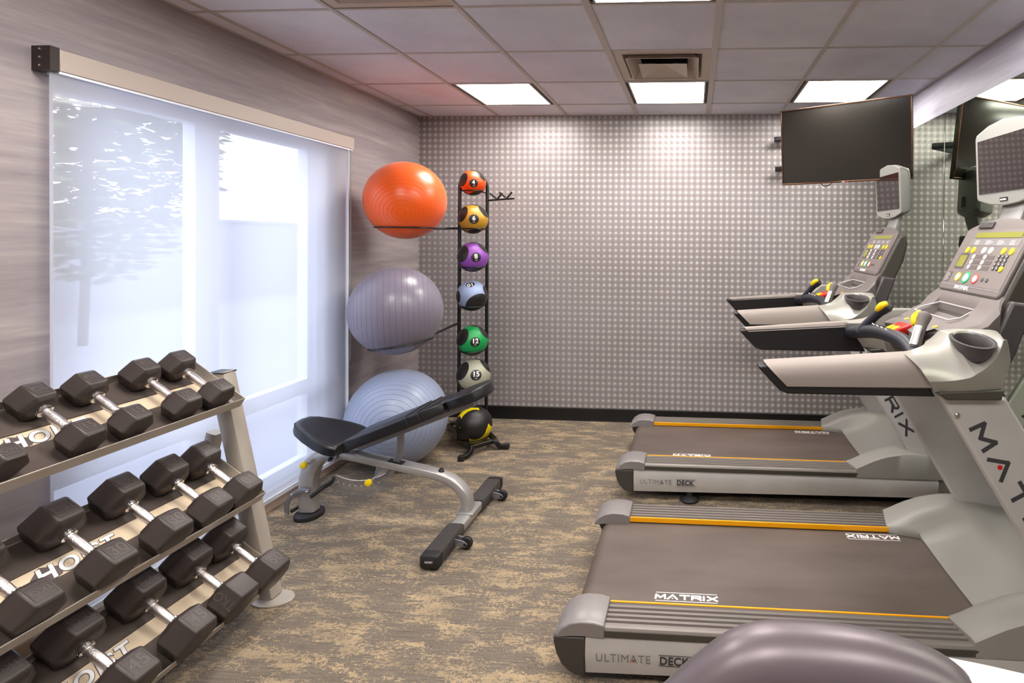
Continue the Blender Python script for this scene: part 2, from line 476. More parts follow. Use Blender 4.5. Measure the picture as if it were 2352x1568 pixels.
# tiles with holes left for lights and vents
lights = [(0, 1), (0, 3), (0, 5), (3, 3), (3, 5), (4, 1), (7, 1), (7, 3), (7, 5)]   # (row k: between rows k+1 and k ; column c)
vents = [(1, 3), (3, 1)]
holes = set(lights+vents)
xs = [XL]+[c for c in cols]+[XR]; ysr = [YW]+rows+[YB]
bm = new_bm()
colx = {c: -.503+(c-3)*G for c in range(-1, 8)}
for i in range(len(ysr)-1):
    y1, y0 = ysr[i], ysr[i+1]
    for j in range(len(xs)-1):
        x0, x1 = xs[j], xs[j+1]
        hole = any(abs(x0-colx[c]) < .01 and i == k+1 for k, c in holes)
        if not hole: box(bm, (x0+.002, y0+.002, H), (x1-.002, y1-.002, H+.015))
struct('ceiling_tiles', bm, 'ceiling_tile', ceil, smooth=False)
bm = new_bm()
for x in cols:
    w = .018 if abs(x-colx[3]) < .01 or abs(x-colx[4]) < .01 else .012
    box(bm, (x-w, YB, H-.006), (x+w, YW, H+.03))
for y in rows: box(bm, (XL, y-.009, H-.004), (XR, y+.009, H+.03))
box(bm, (XL, YB, H-.005), (XL+.016, YW, H+.02)); box(bm, (XR-.016, YB, H-.005), (XR, YW, H+.02))
box(bm, (XL, YW-.016, H-.005), (XR, YW, H+.02))
struct('ceiling_grid', bm, 'grid_paint', ceil, smooth=False)
# walls
WY0, WY1, WZ0, WZ1 = 1.93, 3.60, .10, 2.20
bm = new_bm()
box(bm, (XL-.15, YB, 0), (XL, WY0, H+.1)); box(bm, (XL-.15, WY1, 0), (XL, YW, H+.1))
box(bm, (XL-.15, WY0, 0), (XL, WY1, WZ0)); box(bm, (XL-.15, WY0, WZ1), (XL, WY1, H+.1))
struct('wall_left', bm, 'wallpaper_taupe', smooth=False)
struct('wall_back', Bx((XL, YW, 0), (XR, YW+.12, H+.1)), 'diamond_plate', smooth=False)
bm = new_bm(); box(bm, (XR, YB, 0), (XR+.12, YW+.12, H+.1))
struct('wall_right', bm, 'wallpaper_blue', smooth=False)
struct('wall_front', Bx((XL-.15, YB-.12, 0), (XR+.12, YB, H+.1)), 'wallpaper_taupe', smooth=False)
bm = new_bm(); prism(bm, [(YW, 0), (YW-.02, 0), (YW-.016, .02), (YW-.012, .105), (YW-.004, .11), (YW, .11)], XL, XR, 'x')
struct('baseboard_back', bm, 'skin_base_black')
bm = new_bm(); prism(bm, [(XL, 0), (XL+.016, 0), (XL+.014, .085), (XL+.004, .09), (XL, .09)], YB, YW-.02, 'y')
struct('baseboard_left', bm, 'base_beige')
bm = new_bm(); prism(bm, [(XR, 0), (XR-.014, 0), (XR-.012, .10), (XR-.004, .105), (XR, .105)], YB, YW-.02, 'y')
struct('baseboard_right', bm, 'skin_base_black')
# window
bm = new_bm()
fx0, fx1 = XL-.13, XL-.06
for y0, y1 in ((WY0, WY0+.06), (2.60, 2.74), (WY1-.20, WY1)): box(bm, (fx0, y0, WZ0), (fx1, y1, WZ1))
for z0, z1 in ((WZ0, WZ0+.06), (.57, .66), (WZ1-.05, WZ1)): box(bm, (fx0+.005, WY0, z0), (fx1-.005, WY1, z1))
for y in (2.64, 2.70, WY1-.14, WY1-.06): box(bm, (fx1-.01, y, WZ0), (fx1+.012, y+.016, WZ1))
wf = struct('window_1', bm, 'frame_white', bevel=.003)
for y0, y1 in ((WY0+.055, 2.605), (2.735, WY1-.195)):
    struct('window_pane', Bx((XL-.1, y0, WZ0+.055), (XL-.095, y1, WZ1-.045)), 'window_glass', wf, smooth=False)
# roller blind
bl = thing('roller_blind', 'tall white translucent roller blind under a taupe cassette covering the window', 'window blind', (XL+.07, 2.76, 2.3))
def rel(bm, o): bm.transform(Matrix.Translation(-V(o.location))); return bm
b0, b1 = 1.885, 3.625
bm = new_bm(); x = XL+.055
n = 40
rings = []
for k in range(n+1):
    y = b0+(b1-b0)*k/n
    rings.append((x+.0006*math.sin(k*.9), y))
a = [bm.verts.new((px, py, 2.19)) for px, py in rings]; b = [bm.verts.new((px, py, .085)) for px, py in rings]
for k in range(n): bm.faces.new((a[k], a[k+1], b[k+1], b[k]))
link('fabric', rel(bm, bl), 'blind_fabric', bl)
link('hem_bar', rel(Bx((x-.006, b0, .075), (x+.006, b1, .10)), bl), 'frame_white', bl, bevel=.002)
link('cassette', rel(Bx((XL+.015, b0+.02, 2.195), (XL+.075, b1+.05, 2.275)), bl), 'cassette', bl, bevel=.002)
link('side_bracket', rel(Bx((XL+.0, b0-.012, 2.19), (XL+.074, b0+.018, 2.28)), bl), 'bracket_dark', bl)
for k in range(3):
    z = 2.205+k*.03; bm = Bx((XL+.03, b0-.014, z), (XL+.036, b0-.0115, z+.006)); link('screw', rel(bm, bl), 'chrome', bl)
link('bottom_cover', rel(Bx((XL+.02, b0+.02, 2.185), (XL+.07, b1+.04, 2.1945)), bl), 'frame_white', bl)
bm = new_bm(); tube(bm, [(XL+.075, b1+.012, 2.19), (XL+.075, b1+.012, .75), (XL+.06, b1+.014, .70), (XL+.045, b1+.012, .75), (XL+.045, b1+.012, 2.19)], .003, 6)
link('bead_chain', rel(bm, bl), 'mast_silver', bl)
bm = new_bm(); box(bm, (x-.01, b1+.001, .09), (x+.012, b1+.008, 2.19)); link('side_channel', rel(bm, bl), 'frame_white', bl)

# outdoors seen faintly through the blind
o = struct('ground', Bx((-30, -14, -.35), (XL-.16, 26, -.15)), 'paving', smooth=False)
def tree(x, y, h, r, label, nl=3000):
    t = thing('tree', label, 'tree', (x, y, -.15))
    bm = new_bm(); tube(bm, smooth_path([(0,0,0),(.05,.04,h*.3),(-.05,.1,h*.6),(0,.05,h*.85)], 4), .06, 8)
    for k in range(7):
        a = k*2.4; z = h*(.4+.06*k)
        tube(bm, [(0,0,z), (math.cos(a)*r*.5, math.sin(a)*r*.5, z+h*.14)], [.05, .02], 6)
    link('trunk', bm, 'trunk', t)
    bm = new_bm()
    for k in range(nl):
        while True:
            p = V((random.uniform(-1,1), random.uniform(-1,1), random.uniform(-1,1)))
            if .2 < p.length < 1: break
        c = V((p.x*r*.4, p.y*r, h*.56+p.z*h*.44)); s = random.uniform(.10, .19)
        q = Matrix.Rotation(random.uniform(0,6.3), 3, 'Z') @ Matrix.Rotation(random.uniform(-.9,.9), 3, 'X')
        for kk in range(2):
            d = V((random.uniform(-.2,.2), random.uniform(-.2,.2), random.uniform(-.1,.1)))
            vs = [bm.verts.new(c+d+q@V(w)) for w in ((-s,0,0),(-s*.2,-s*.5,.02),(s,0,0),(-s*.2,s*.5,.02))]
            bm.faces.new(vs)
    link('foliage', bm, 'leaf', t, smooth=False)
tree(-9.6, 8.0, 7.4, 2.3, 'leafy tree outdoors seen faintly through the left half of the blind')
bm = new_bm(); box(bm, (-13.2, 2, -.2), (-13, 19.5, 1.98)); box(bm, (-13.25, 2, 1.98), (-12.95, 19.5, 2.06))
tag(link('boundary_wall', bm, 'paving', smooth=False), 'pale boundary wall outdoors, its flat top faint through the blind', 'wall')
bm = new_bm(); box(bm, (-13.5, 19.6, -.2), (-12.4, 26, 7.0))
for k in range(14): box(bm, (-13.4, 19.3+.16*(k % 2), .1+k*.5), (-12.5, 19.65, .4+k*.5))
tag(link('building', bm, 'paving', smooth=False), 'pale building outdoors with notched corner, faint through the right side of the blind', 'building')

# ceiling fixtures
where_l = {(0,1): 'glowing square ceiling light nearest the window wall in the row before the patterned wall',
           (0,3): 'glowing square ceiling light directly in front of the square air vent',
           (0,5): 'glowing square ceiling light above the wall television',
           (3,3): 'square ceiling light at the top edge of view above the bench',
           (3,5): 'square ceiling light out of view above the near treadmill',
           (4,1): 'square ceiling light out of view above the dumbbell rack',
           (7,1): 'square ceiling light behind the viewer near the window wall',
           (7,3): 'square ceiling light behind the viewer in the middle',
           (7,5): 'square ceiling light behind the viewer near the mirror wall'}
for k, c in lights:
    x0 = colx[c]; y1 = 4.3279-k*G; y0 = y1-G
    t = thing('ceiling_light', where_l[(k, c)], 'ceiling light', (x0+G/2, y0+G/2, H), group='square ceiling lights')
    bm = new_bm()
    g = .013
    for lo, hi in (((-.305+g, -.305+g), (-.262, .305-g)), ((.262, -.305+g), (.305-g, .305-g)), ((-.262, -.305+g), (.262, -.283)), ((-.262, .283), (.262, .305-g))):
        box(bm, (lo[0], lo[1], .012), (hi[0], hi[1], .06))
    box(bm, (-.29, -.29, .06), (.29, .29, .068)); box(bm, (-.292, -.292, .01), (-.288, .292, .06)); box(bm, (.288, -.292, .01), (.292, .292, .06)); box(bm, (-.288, -.292, .01), (.288, -.288, .06)); box(bm, (-.288, .288, .01), (.288, .292, .06))
    link('housing', bm, 'fixture_dark', t, smooth=False)
    bm = new_bm()
    for lo, hi in (((-.268, -.288), (-.258, .288)), ((.258, -.288), (.268, .288)), ((-.258, -.288), (.258, -.279)), ((-.258, .279), (.258, .288))):
        box(bm, (lo[0], lo[1], -.004), (hi[0], hi[1], .012))
    link('lens_frame', bm, 'grid_paint', t, smooth=False)
    link('diffuser', Bx((-.258, -.279, .0), (.258, .279, .006)), 'light_diffuser', t, smooth=False)
for k, c in vents:
    x0 = colx[c]; y1 = 4.3279-k*G; y0 = y1-G
    t = thing('ceiling_vent', 'beige square air vent with nested louvres behind the middle ceiling light' if k == 1 else 'beige square air vent cut by the top edge of view, left of the middle', 'air vent', (x0+G/2, y0+G/2, H))
    bm = new_bm()
    a = .305-.014
    def ringp(s0, z0, s1, z1):
        q0 = [bm.verts.new((sx*s0, sy*s0, z0)) for sx, sy in ((-1,-1),(1,-1),(1,1),(-1,1))]
        q1 = [bm.verts.new((sx*s1, sy*s1, z1)) for sx, sy in ((-1,-1),(1,-1),(1,1),(-1,1))]
        for i in range(4): bm.faces.new((q0[i], q0[(i+1)%4], q1[(i+1)%4], q1[i]))
    ringp(a, 0, .235, .0); ringp(.235, .0, .20, .07)
    link('face_plate', bm, 'vent_paint', t, smooth=False)
    bm = new_bm(); ringp(.215, -.018, .15, .055); ringp(.215, -.018, .208, -.018); ringp(.208, -.018, .147, .05)
    link('louvre', bm, 'vent_paint', t, smooth=False)
    bm = new_bm(); ringp(.145, -.028, .0, .012); ringp(.145, -.028, .14, -.028)
    link('louvre', bm, 'vent_paint', t, smooth=False)
    bm = new_bm(); lathe(bm, [(.12, .055), (.12, .12)], 28, caps=False); link('duct_collar', bm, 'vent_dark', t)
    link('housing', Bx((-a, -a, .12), (a, a, .13)), 'vent_dark', t, smooth=False)

# mirrors
for y0, y1, lab in ((3.609, YW-.004, 'tall wall mirror panel nearest the patterned wall corner'), (2.39, 3.603, 'tall wall mirror panel behind the near treadmill console'),
                    (1.17, 2.386, 'tall wall mirror panel to the right beyond the edge of view'), (-.05, 1.166, 'tall wall mirror panel beside the viewer')):
    tag(link('wall_mirror', Bx((XR-.008, y0, .11), (XR-.001, y1, 2.415)), 'mirror_glass', bevel=.0012, seg=1), lab, 'mirror', 'mirror panels on the right wall')

# ------------------------------------------------------------------ television
def television():
    tl, tr = V((.655, 4.20, 0)), V((1.450, 3.745, 0))
    w = (tr-tl).length; d = (tr-tl).normalized(); ang = math.atan2(d.y, d.x)
    c = (tl+tr)/2
    t = thing('wall_television', 'large flat television with bronze edge on a swivel mount on the patterned wall', 'television', (c.x, c.y, 2.285), (math.radians(6), 0, ang))
    hw, hh = w/2, .279
    bm = new_bm(); prism(bm, [(-hw, -hh), (hw, -hh), (hw, hh), (-hw, hh)], .004, .03, 'y')
    link('back_shell', bm, 'tv_black', t, bevel=.004)
    bm = new_bm()
    for lo, hi in (((-hw, -hh), (hw, -hh+.012)), ((-hw, hh-.010), (hw, hh)), ((-hw, -hh+.012), (-hw+.009, hh-.01)), ((hw-.009, -hh+.012), (hw, hh-.01))):
        box(bm, (lo[0], -.008, lo[1]), (hi[0], .008, hi[1]))
    link('bezel', bm, 'tv_frame', t, bevel=.002)
    link('screen', Bx((-hw+.009, -.003, -hh+.012), (hw-.009, .003, hh-.010)), 'screen_black', t, smooth=False)
    link('lettering', text_bm('LG', .016, frame_mtx((.0, -.0092, -hh+.006), (1,0,0), (0,0,1)), .0003, .0003, True), 'white_print', t)
    link('indicator', Bx((.02, -.0095, -hh+.002), (.035, -.008, -hh+.009)), 'red_print', t)
    bm = new_bm(); box(bm, (-.14, .03, -.12), (.14, .05, .12)); link('mount_plate', bm, 'black_plastic', t, bevel=.003)
    # arm back to the wall, in the same local frame
    inv = Matrix.Translation(c+V((0,0,2.285))) @ Matrix.Rotation(ang, 4, 'Z'); inv = inv.inverted()
    bm = new_bm(); p1 = inv @ V((1.0, YW-.01, 2.275)); pm = inv @ V((1.35, 4.35, 2.275))
    tube(bm, [(0, .045, 0), pm], 0, 12, shape=(.03, .05)); tube(bm, [pm, p1], 0, 12, shape=(.03, .05))
    link('mount_arm', bm, 'black_plastic', t)
    for zz in (.115, -.13):
        bm = new_bm(); q0 = inv @ V((.665, YW-.09, 2.275+zz)); q1 = inv @ V((1.0, YW-.09, 2.275+zz))
        tube(bm, [q0, q1], 0, 12, shape=(.03, .045)); q2 = inv @ V((.72, YW-.002, 2.275+zz)); q3 = inv @ V((.72, YW-.09, 2.275+zz))
        tube(bm, [q2, q3], 0, 12, shape=(.03, .03)); link('mount_rail', bm, 'black_plastic', t, bevel=.002)
    bm = new_bm(); tube(bm, smooth_path([(-.17, .02, -hh+.01), (-.155, .02, -hh-.015), (-.125, .02, -hh-.02), (-.1, .02, -hh-.008), (-.095, .02, -hh+.01)], 5), .0035, 8)
    link('cable', bm, 'black_plastic', t)
television()

# ------------------------------------------------------------------ medicine ball rack
LAT, FR = V((.75, .66, 0)).normalized(), V((.66, -.75, 0)).normalized()
PL = V((-1.80, 4.09, 0)); PR = PL+LAT*.215
def rack():
    t = thing('ball_rack', 'black steel upright ball rack standing on the carpet in the far corner', 'ball rack', (PL+LAT*.107)[:])
    T = Matrix.Translation(-V(t.location))
    def P(bm): bm.transform(T); return bm
    top = 2.055
    bm = new_bm()
    arc = [PL+V((0,0,.03)), PL+V((0,0,1.97))]
    mid = (PL+PR)/2; rr = (PR-PL).length/2
    for k in range(13):
        a = math.pi-math.pi*k/12
        arc.append(mid+LAT*rr*math.cos(a)+V((0,0,1.98+rr*.95*math.sin(a))))
    arc += [PR+V((0,0,1.97)), PR+V((0,0,.03))]
    tube(bm, arc, .0135, 12); link('upright_frame', P(bm), 'rack_black', t)
    # base
    fl, fr_ = V((-1.60, 3.85, .03)), V((-1.47, 4.0, .03))
    bl_, br_ = V((-2.02, 4.40, .03)), V((-1.87, 4.55, .03))
    for a, b, foot in ((fl, bl_, V((-1.64, 3.775, .018))), (fr_, br_, V((-1.40, 4.02, .018)))):
        bm = new_bm()
        pts = [foot, foot+(a-foot)*.62+V((0,0,.0)), a+V((0,0,.025)), a+(b-a)*.12+V((0,0,.035)), b+V((0,0,.0))]
        tube(bm, smooth_path(pts, 4), 0, 12, shape=(.034, .034)); link('base_rail', P(bm), 'rack_black', t)
        link('foot_cap', P(box(new_bm(), (foot.x-.021, foot.y-.02, 0), (foot.x+.021, foot.y+.02, .04))), 'black_rubber', t, bevel=.004)
    for f in (.04, .92):
        bm = new_bm(); tube(bm, [fl+(bl_-fl)*f+V((0,0,.03)), fr_+(br_-fr_)*f+V((0,0,.03))], 0, 12, shape=(.03, .03)); link('cross_bar', P(bm), 'rack_black', t)
    # cradles : bent rod half-rings in front of the uprights
    for b in meds:
        cx = b['c']; r = b['r']; z = cx.z-r*.66; rho = r*.78
        bm = new_bm(); pts = []
        m0 = V((cx.x, cx.y, z))
        for k in range(15):
            a = math.pi*(-.08)+math.pi*1.16*k/14
            pts.append(m0+LAT*rho*math.cos(a)+FR*rho*math.sin(a))
        pts = [PR+V((0,0,z))]+pts+[PL+V((0,0,z))]
        tube(bm, pts, .0055, 8); link('cradle_ring', P(bm), 'rack_black', t)
    # big ball hoops
    for (c, r, h, th, za) in hoops:
        nn = V((-math.sin(th), 0, math.cos(th))); ux_ = V((math.cos(th), 0, math.sin(th))); uy_ = V((0, 1, 0))
        rho = math.sqrt(r*r-h*h)+.008; cc = c-nn*h
        if r < .32:
            bm = new_bm(); tube(bm, [cc+ux_*rho*math.cos(2*math.pi*k/32)+uy_*rho*math.sin(2*math.pi*k/32) for k in range(33)], .005, 8, caps=False); link('ball_hoop', P(bm), 'rack_black', t)
        d = (PL-V((c.x, c.y, 0))); d.z = 0; d.normalize()
        a_ = math.atan2(d.y, d.x); e = cc+ux_*rho*math.cos(a_)+uy_*rho*math.sin(a_)
        bm = new_bm(); tube(bm, [e, PL+V((0,0,za))], .0085, 10); link('hoop_arm', P(bm), 'rack_black', t)
    # pegs
    z = 1.885; e = V((-1.385, 4.12, z+.008)); s = PR+V((0,0,z))
    bm = new_bm(); tube(bm, [s, e], .007, 8); link('peg_bar', P(bm), 'rack_black', t)
    for f in (.36, .72):
        q = s+(e-s)*f
        bm = new_bm(); tube(bm, [q, q+V((.045, .0, .055))], .007, 8); tube(bm, [q+V((-.005,0,.012)), q+V((-.055, 0, .05))], .007, 8)
        link('peg', P(bm), 'rack_black', t)
front = V((0,0,1))
STD = [((-.80, .36, .48), .58), ((.80, .62, .30), .50), ((.10, -1.0, .42), .42), ((-.9,-.5,-.4), .75), ((.9,-.2,-.55), .68), ((0,.3,-1), .8), ((.2, 1.05, .0), .38), ((-.5,-.75,.1), .33)]
def dirball(u, v, y):   # helper is only a table of surveyed centres
    return V((u, y, v))
LOB10 = [((.42, -.62, .70), .80), ((-1.0, -.02, .35), .42), ((.9, .1, -.5), .8), ((-.5, -.8, -.4), .8), ((0, .2, -1), .6), ((.95, .35, .25), .40), ((0, -1, .3), .62)]
LOB20 = [((.02, .22, 1), .80), ((-.75, -.55, .35), .62), ((.10, -.16, .98), .60), ((.85, .55, .1), .72), ((0, 0, -1), .9), ((-.95, .25, .45), .35), ((.1, 1, -.2), .5)]
meds = []
med_spec = [ # number, centre, r, colour, label
 ('4', (-1.700, 4.095, 2.010), .098, 'e04a08', 'small orange and black medicine ball marked 4, topmost on the rack'),
 ('6', (-1.697, 4.095, 1.732), .113, 'b98a22', 'mustard yellow and black medicine ball marked 6 on the rack'),
 ('8', (-1.697, 4.095, 1.441), .115, '8a48a8', 'purple and black medicine ball marked 8 on the rack'),
 ('10', (-1.701, 4.095, 1.142), .116, '93a3c6', 'light blue and black medicine ball marked 10 on the rack'),
 ('12', (-1.697, 4.095, .800), .116, '0f9a4c', 'green and black medicine ball marked 12 on the rack'),
 ('15', (-1.686, 4.095, .530), .127, 'a9a894', 'grey and black medicine ball marked 15 behind the bench head pad'),
 ('20', (-1.663, 4.05, .165), .136, 'efd800', 'yellow and black medicine ball at the bottom of the rack')]
for num, c, r, col, lab in med_spec: meds.append(dict(n=num, c=V(c), r=r, col=col, lab=lab))
hoops = [(V((-2.055, 3.775, 1.85)), .275, .195, 0, 1.66), (V((-2.04, 3.63, 1.083)), .30, .228, math.radians(9), .935), (V((-2.048, 3.665, .333)), .330, .325*.0+.12, 0, .26)]
rack()
def view_rot(c, yaw=0, pitch=0, roll=0):
    """rotation whose local Z faces the room at eye height"""
    n = V((0-c.x, 0-c.y, 0)).normalized(); n = (n+V((0,0,(1.5-c.z)*.14))).normalized()
    x = V((0,0,1)).cross(n).normalized(); y = n.cross(x)
    m = Matrix((x, y, n)).transposed()
    return m @ Matrix.Rotation(yaw, 3, 'Y') @ Matrix.Rotation(pitch, 3, 'X') @ Matrix.Rotation(roll, 3, 'Z')
rots = {'4': (.0, .05, .1), '6': (.0, .0, 0), '8': (.15, .0, .12), '10': (0, 0, 0), '12': (.12, .05, 0), '15': (.08, -.1, 0), '20': (0, 0, 0)}
for b in meds:
    dd = (.06, 0, 1); lob = STD
    if b['n'] == '10': lob = LOB10; dd = (-.12, .80, .60)
    if b['n'] == '20': lob = LOB20; dd = (0, .6, -.8)
    m = med_material('medicine_ball_'+b['n'], b['col'], lob, (dd, .27 if b['n'] == '10' else .31))
    o = link('medicine_ball', sphere(new_bm(), b['r']), m, angle=180)
    tag(o, b['lab'], 'medicine ball', 'medicine balls on the upright rack'); o.location = b['c']
    R = view_rot(b['c'], *rots[b['n']]); o.rotation_euler = R.to_euler()
    r = b['r']
    dn = V(dd).normalized(); ux_ = V((0,1,0)).cross(dn).normalized(); ux_ = Matrix.Rotation(math.radians(200 if b['n'] == '10' else 0), 3, dn) @ ux_
    bm = text_bm(b['n'], r*.42, frame_mtx((0, r*.05, 0), (1,0,0), (0,1,0)), .0001, r*.012, True)
    b2 = text_bm('LBS', r*.11, frame_mtx((0, -r*.19, 0), (1,0,0), (0,1,0)), .0001, 0, True)
    me = bpy.data.meshes.new('x'); b2.to_mesh(me); b2.free(); bm.from_mesh(me); bpy.data.meshes.remove(me)
    bmesh.ops.subdivide_edges(bm, edges=bm.edges[:], cuts=1)
    uy_ = dn.cross(ux_)
    for v in bm.verts:
        k = V((v.co.x, v.co.y, math.sqrt(max(r*r-v.co.x**2-v.co.y**2, 0)))); k = k*(1.006+v.co.z*2)
        v.co = ux_*k.x+uy_*k.y+dn*k.z
    link('number_print', bm, 'white_print', o, smooth=False)
big = [('exercise_ball', V((-2.055, 3.775, 1.85)), .275, 'ball_orange', 'large glossy orange exercise ball on the top hoop of the rack', (math.radians(112), math.radians(0), math.radians(22))),
       ('exercise_ball', V((-2.04, 3.63, 1.083)), .30, 'ball_grey', 'large grey exercise ball on the middle hoop of the rack', (0, math.radians(88), math.radians(28))),
       ('exercise_ball', V((-2.048, 3.665, .333)), .330, 'ball_blue', 'largest pale blue exercise ball on the floor behind the bench', (math.radians(84), 0, math.radians(18)))]
for n, c, r, m, lab, rot in big:
    o = link(n, sphere(new_bm(), r, 96, 64), m, angle=180); o.location = c; o.rotation_euler = rot
    tag(o, lab, 'exercise ball', 'exercise balls in the corner')
    bm = new_bm(); lathe(bm, [(.012, r-.003), (.012, r+.002), (.004, r+.003)], 16); link('plug', bm, m, o)

# ------------------------------------------------------------------ treadmill
ARC = [(0.13, 1.445), (.235, 1.454), (.356, 1.474), (.478, 1.483), (.602, 1.468), (.722, 1.440), (.77, 1.43)]
def interp(tab, y):
    if y <= tab[0][0]: return tab[0][1]
    for (a, b), (c, d) in zip(tab, tab[1:]):
        if y <= c: return b+(d-b)*(y-a)/(c-a)
    return tab[-1][1]
def sstep(a, b, x):
    t = min(1, max(0, (x-a)/(b-a))); return t*t*(3-2*t)
def treadmill(loc, label):
    t = thing('treadmill', label, 'treadmill', loc, group='treadmills facing the mirror wall')
    W = .90
    sides = (1, -1)
    def my(s, y): return y if s == 1 else W-y
    for s in sides:
        # silver side panel
        bm = new_bm(); rings = []
        for X in (0, .02, 1.2, 1.72, 1.80):
            zb = .055+.012*X; zt = .190-.0*X
            if X > 1.75: zb += .02
            sec = [(.03, zb), (.006, zb), (.0, zb+.03), (-.006, (zb+zt)/2), (-.003, zt-.02), (.004, zt), (.03, zt)]
            rings.append([(X, my(s, a), b) for a, b in sec])
        loft(bm, rings); sp = link('side_panel', bm, 'silver_paint', t, bevel=.002)
        if s == 1:
            mt = frame_mtx((.037, -.0072, .108), (1,0,0), (0,0,1))
            link('lettering', text_bm('ULTIMATE', .040, mt, .0006, -.0006, spacing=1.08), 'thin_print', sp)
            link('lettering', text_bm('DECK', .038, frame_mtx((.262, -.0072, .108), (1,0,0), (0,0,1)), .0006, .0010, spacing=1.05), 'dark_print', sp)
            bm = new_bm(); box(bm, (.260, -.0076, .139), (.378, -.0060, .1402)); box(bm, (.260, -.0076, .1028), (.378, -.0060, .1040)); link('lettering', bm, 'dark_print', sp)
            bm = new_bm(); lathe(bm, [(.0034, 0), (.0034, .001)], 12, frame_mtx((.172, -.0068, .113), (1,0,0), (0,0,1))); link('red_dot', bm, 'red_print', sp)
        # grooved foot rail
        sec = [(-.002, .192), (-.004, .215), (.0, .222)]
        y = .008
        for k in range(5):
            sec += [(y, .226), (y+.012, .226), (y+.0145, .2165), (y+.0215, .2165)]; y += .0245
        sec += [(.132, .224), (.134, .192)]
        bm = new_bm(); rings = [[(X, my(s, a), b) for a, b in sec] for X in (.06, 1.46)]
        loft(bm, rings); link('foot_rail', bm, 'rail_grey', t, angle=20)
        lo, hi = sorted((my(s, -.0055), my(s, -.0015)))
        link('rail_edge', Bx((.062, lo, .190), (1.335, hi, .214)), 'rail_side', t, bevel=.0015)
        lo, hi = sorted((my(s, .134), my(s, .142)))
        link('rail_stripe', Bx((.065, lo, .203), (1.40, hi, .2265)), 'stripe_yellow', t, bevel=.0015)
        # rear cap : light cover above a dark bumper
        prof = [(.068, .186), (.068, .236), (.03, .246), (-.02, .247), (-.06, .238), (-.092, .218), (-.112, .190), (-.108, .184), (-.06, .190), (0, .192)]
        bm = new_bm(); rings = []
        for yy, k in ((-.008, .90), (.004, .99), (.06, 1.0), (.125, 1.0), (.148, .96)):
            rings.append([(a if a > 0 else a*k, my(s, yy), .186+(b-.186)*k) for a, b in prof])
        loft(bm, rings); link('rear_cap', bm, 'cap_grey', t, bevel=.004, angle=50)
        prof = [(-.0, .052), (-.0, .186), (-.113, .186), (-.113, .165), (-.103, .125), (-.085, .09), (-.06, .065), (-.03, .052)]
        bm = new_bm(); prism(bm, prof, *sorted((my(s, -.006), my(s, .035)))); link('rear_bumper', bm, 'bumper_dark', t, bevel=.006, angle=50)
        # upright post, a slanted plate
        post = [(1.215, 1.055), (1.440, 1.055), (1.925, .24), (1.925, .070), (1.800, .070)]
        lo, hi = sorted((my(s, .045), my(s, .085)))
        bm = new_bm(); prism(bm, post, lo, hi); pp = link('upright_post', bm, 'silver_paint', t, bevel=.012, seg=3)
        if s == 1:
            d = V((.597, 0, -1)).normalized(); u = V((1, 0, .597)).normalized()
            o = V((1.322, lo-.0002, .940)); mt = frame_mtx(o, d, u)
            bm, dots, _ = word_bm(mt, .052, .084, .034, th=.27); link('lettering', bm, 'dark_print', pp, smooth=False)
            for q in dots:
                bm = new_bm(); lathe(bm, [(.0085, 0), (.0085, .0012)], 18, mt @ Matrix.Translation(q+V((0,.012,0)))); link('red_dot', bm, 'red_print', pp)
            bm = new_bm(); lathe(bm, [(.009, 0), (.009, .005), (.005, .008)], 14, frame_mtx((1.275, lo-.004, .99), (1,0,0), (0,0,1))); link('bolt', bm, 'chrome', pp)
        # levelling foot and underframe
        bm = new_bm(); lathe(bm, [(.055, 0), (.06, .012), (.05, .022), (.02, .03), (.02, .07)], 20, Matrix.Translation((.34, my(s, .03), 0))); link('levelling_foot', bm, 'black_rubber', t)
        bm = new_bm(); lathe(bm, [(.045, 0), (.05, .012), (.04, .022), (.02, .03), (.02, .08)], 16, Matrix.Translation((1.66, my(s, .06), 0))); link('levelling_foot', bm, 'black_rubber', t)
    link('underframe', Bx((.12, .04, .062), (1.78, W-.04, .15)), 'black_plastic', t, bevel=.004)
    # belt
    bm = new_bm(); rings = []
    r = .055; zc = .145
    pr = [(1.62, .200), (1.0, .200), (.5, .200), (.1, .200)]
    for k in range(11):
        a = math.pi/2+math.pi*k/10; pr.append((-.015+r*math.cos(a), zc+r*math.sin(a)))
    pr += [(.1, .09), (1.62, .09)]
    prism(bm, pr, .145, W-.145); belt = link('running_belt', bm, 'belt', t, angle=40)
    for (o, dx, dy) in (((.233, .202, .2003), (1,0,0), (0,1,0)), ((1.335, .728, .2003), (-1,0,0), (0,-1,0))):
        mt = frame_mtx(o, dx, dy); bm, dots, wd = word_bm(mt, .024, .037, .010, th=.34, depth=.0006)
        for q in dots: lathe(bm, [(.003, 0), (.003, .0006)], 10, mt @ Matrix.Translation(q))
        for yy in (-.013, .036): box(bm, (0, yy, 0), (wd, yy+.003, .0006), mt)
        link('lettering', bm, 'white_print', belt, smooth=False)
    # motor cover : height field
    def ff(X): return interp([(1.29, .228), (1.33, .243), (1.42, .290), (1.50, .320), (1.60, .338), (1.70, .338), (1.86, .315)], X)
    def fc(X, e): return .215+ (X-e)*.20+.05*sstep(e, e+.3, X)
    ys = [-.006, -.004, .0, .02, .06, .10, .13, .145, .16, .18, .21, .25, .32, .4, .45]
    ys = ys+[W-v for v in ys[::-1][1:]]
    bm = new_bm(); grid = []
    nx = 16
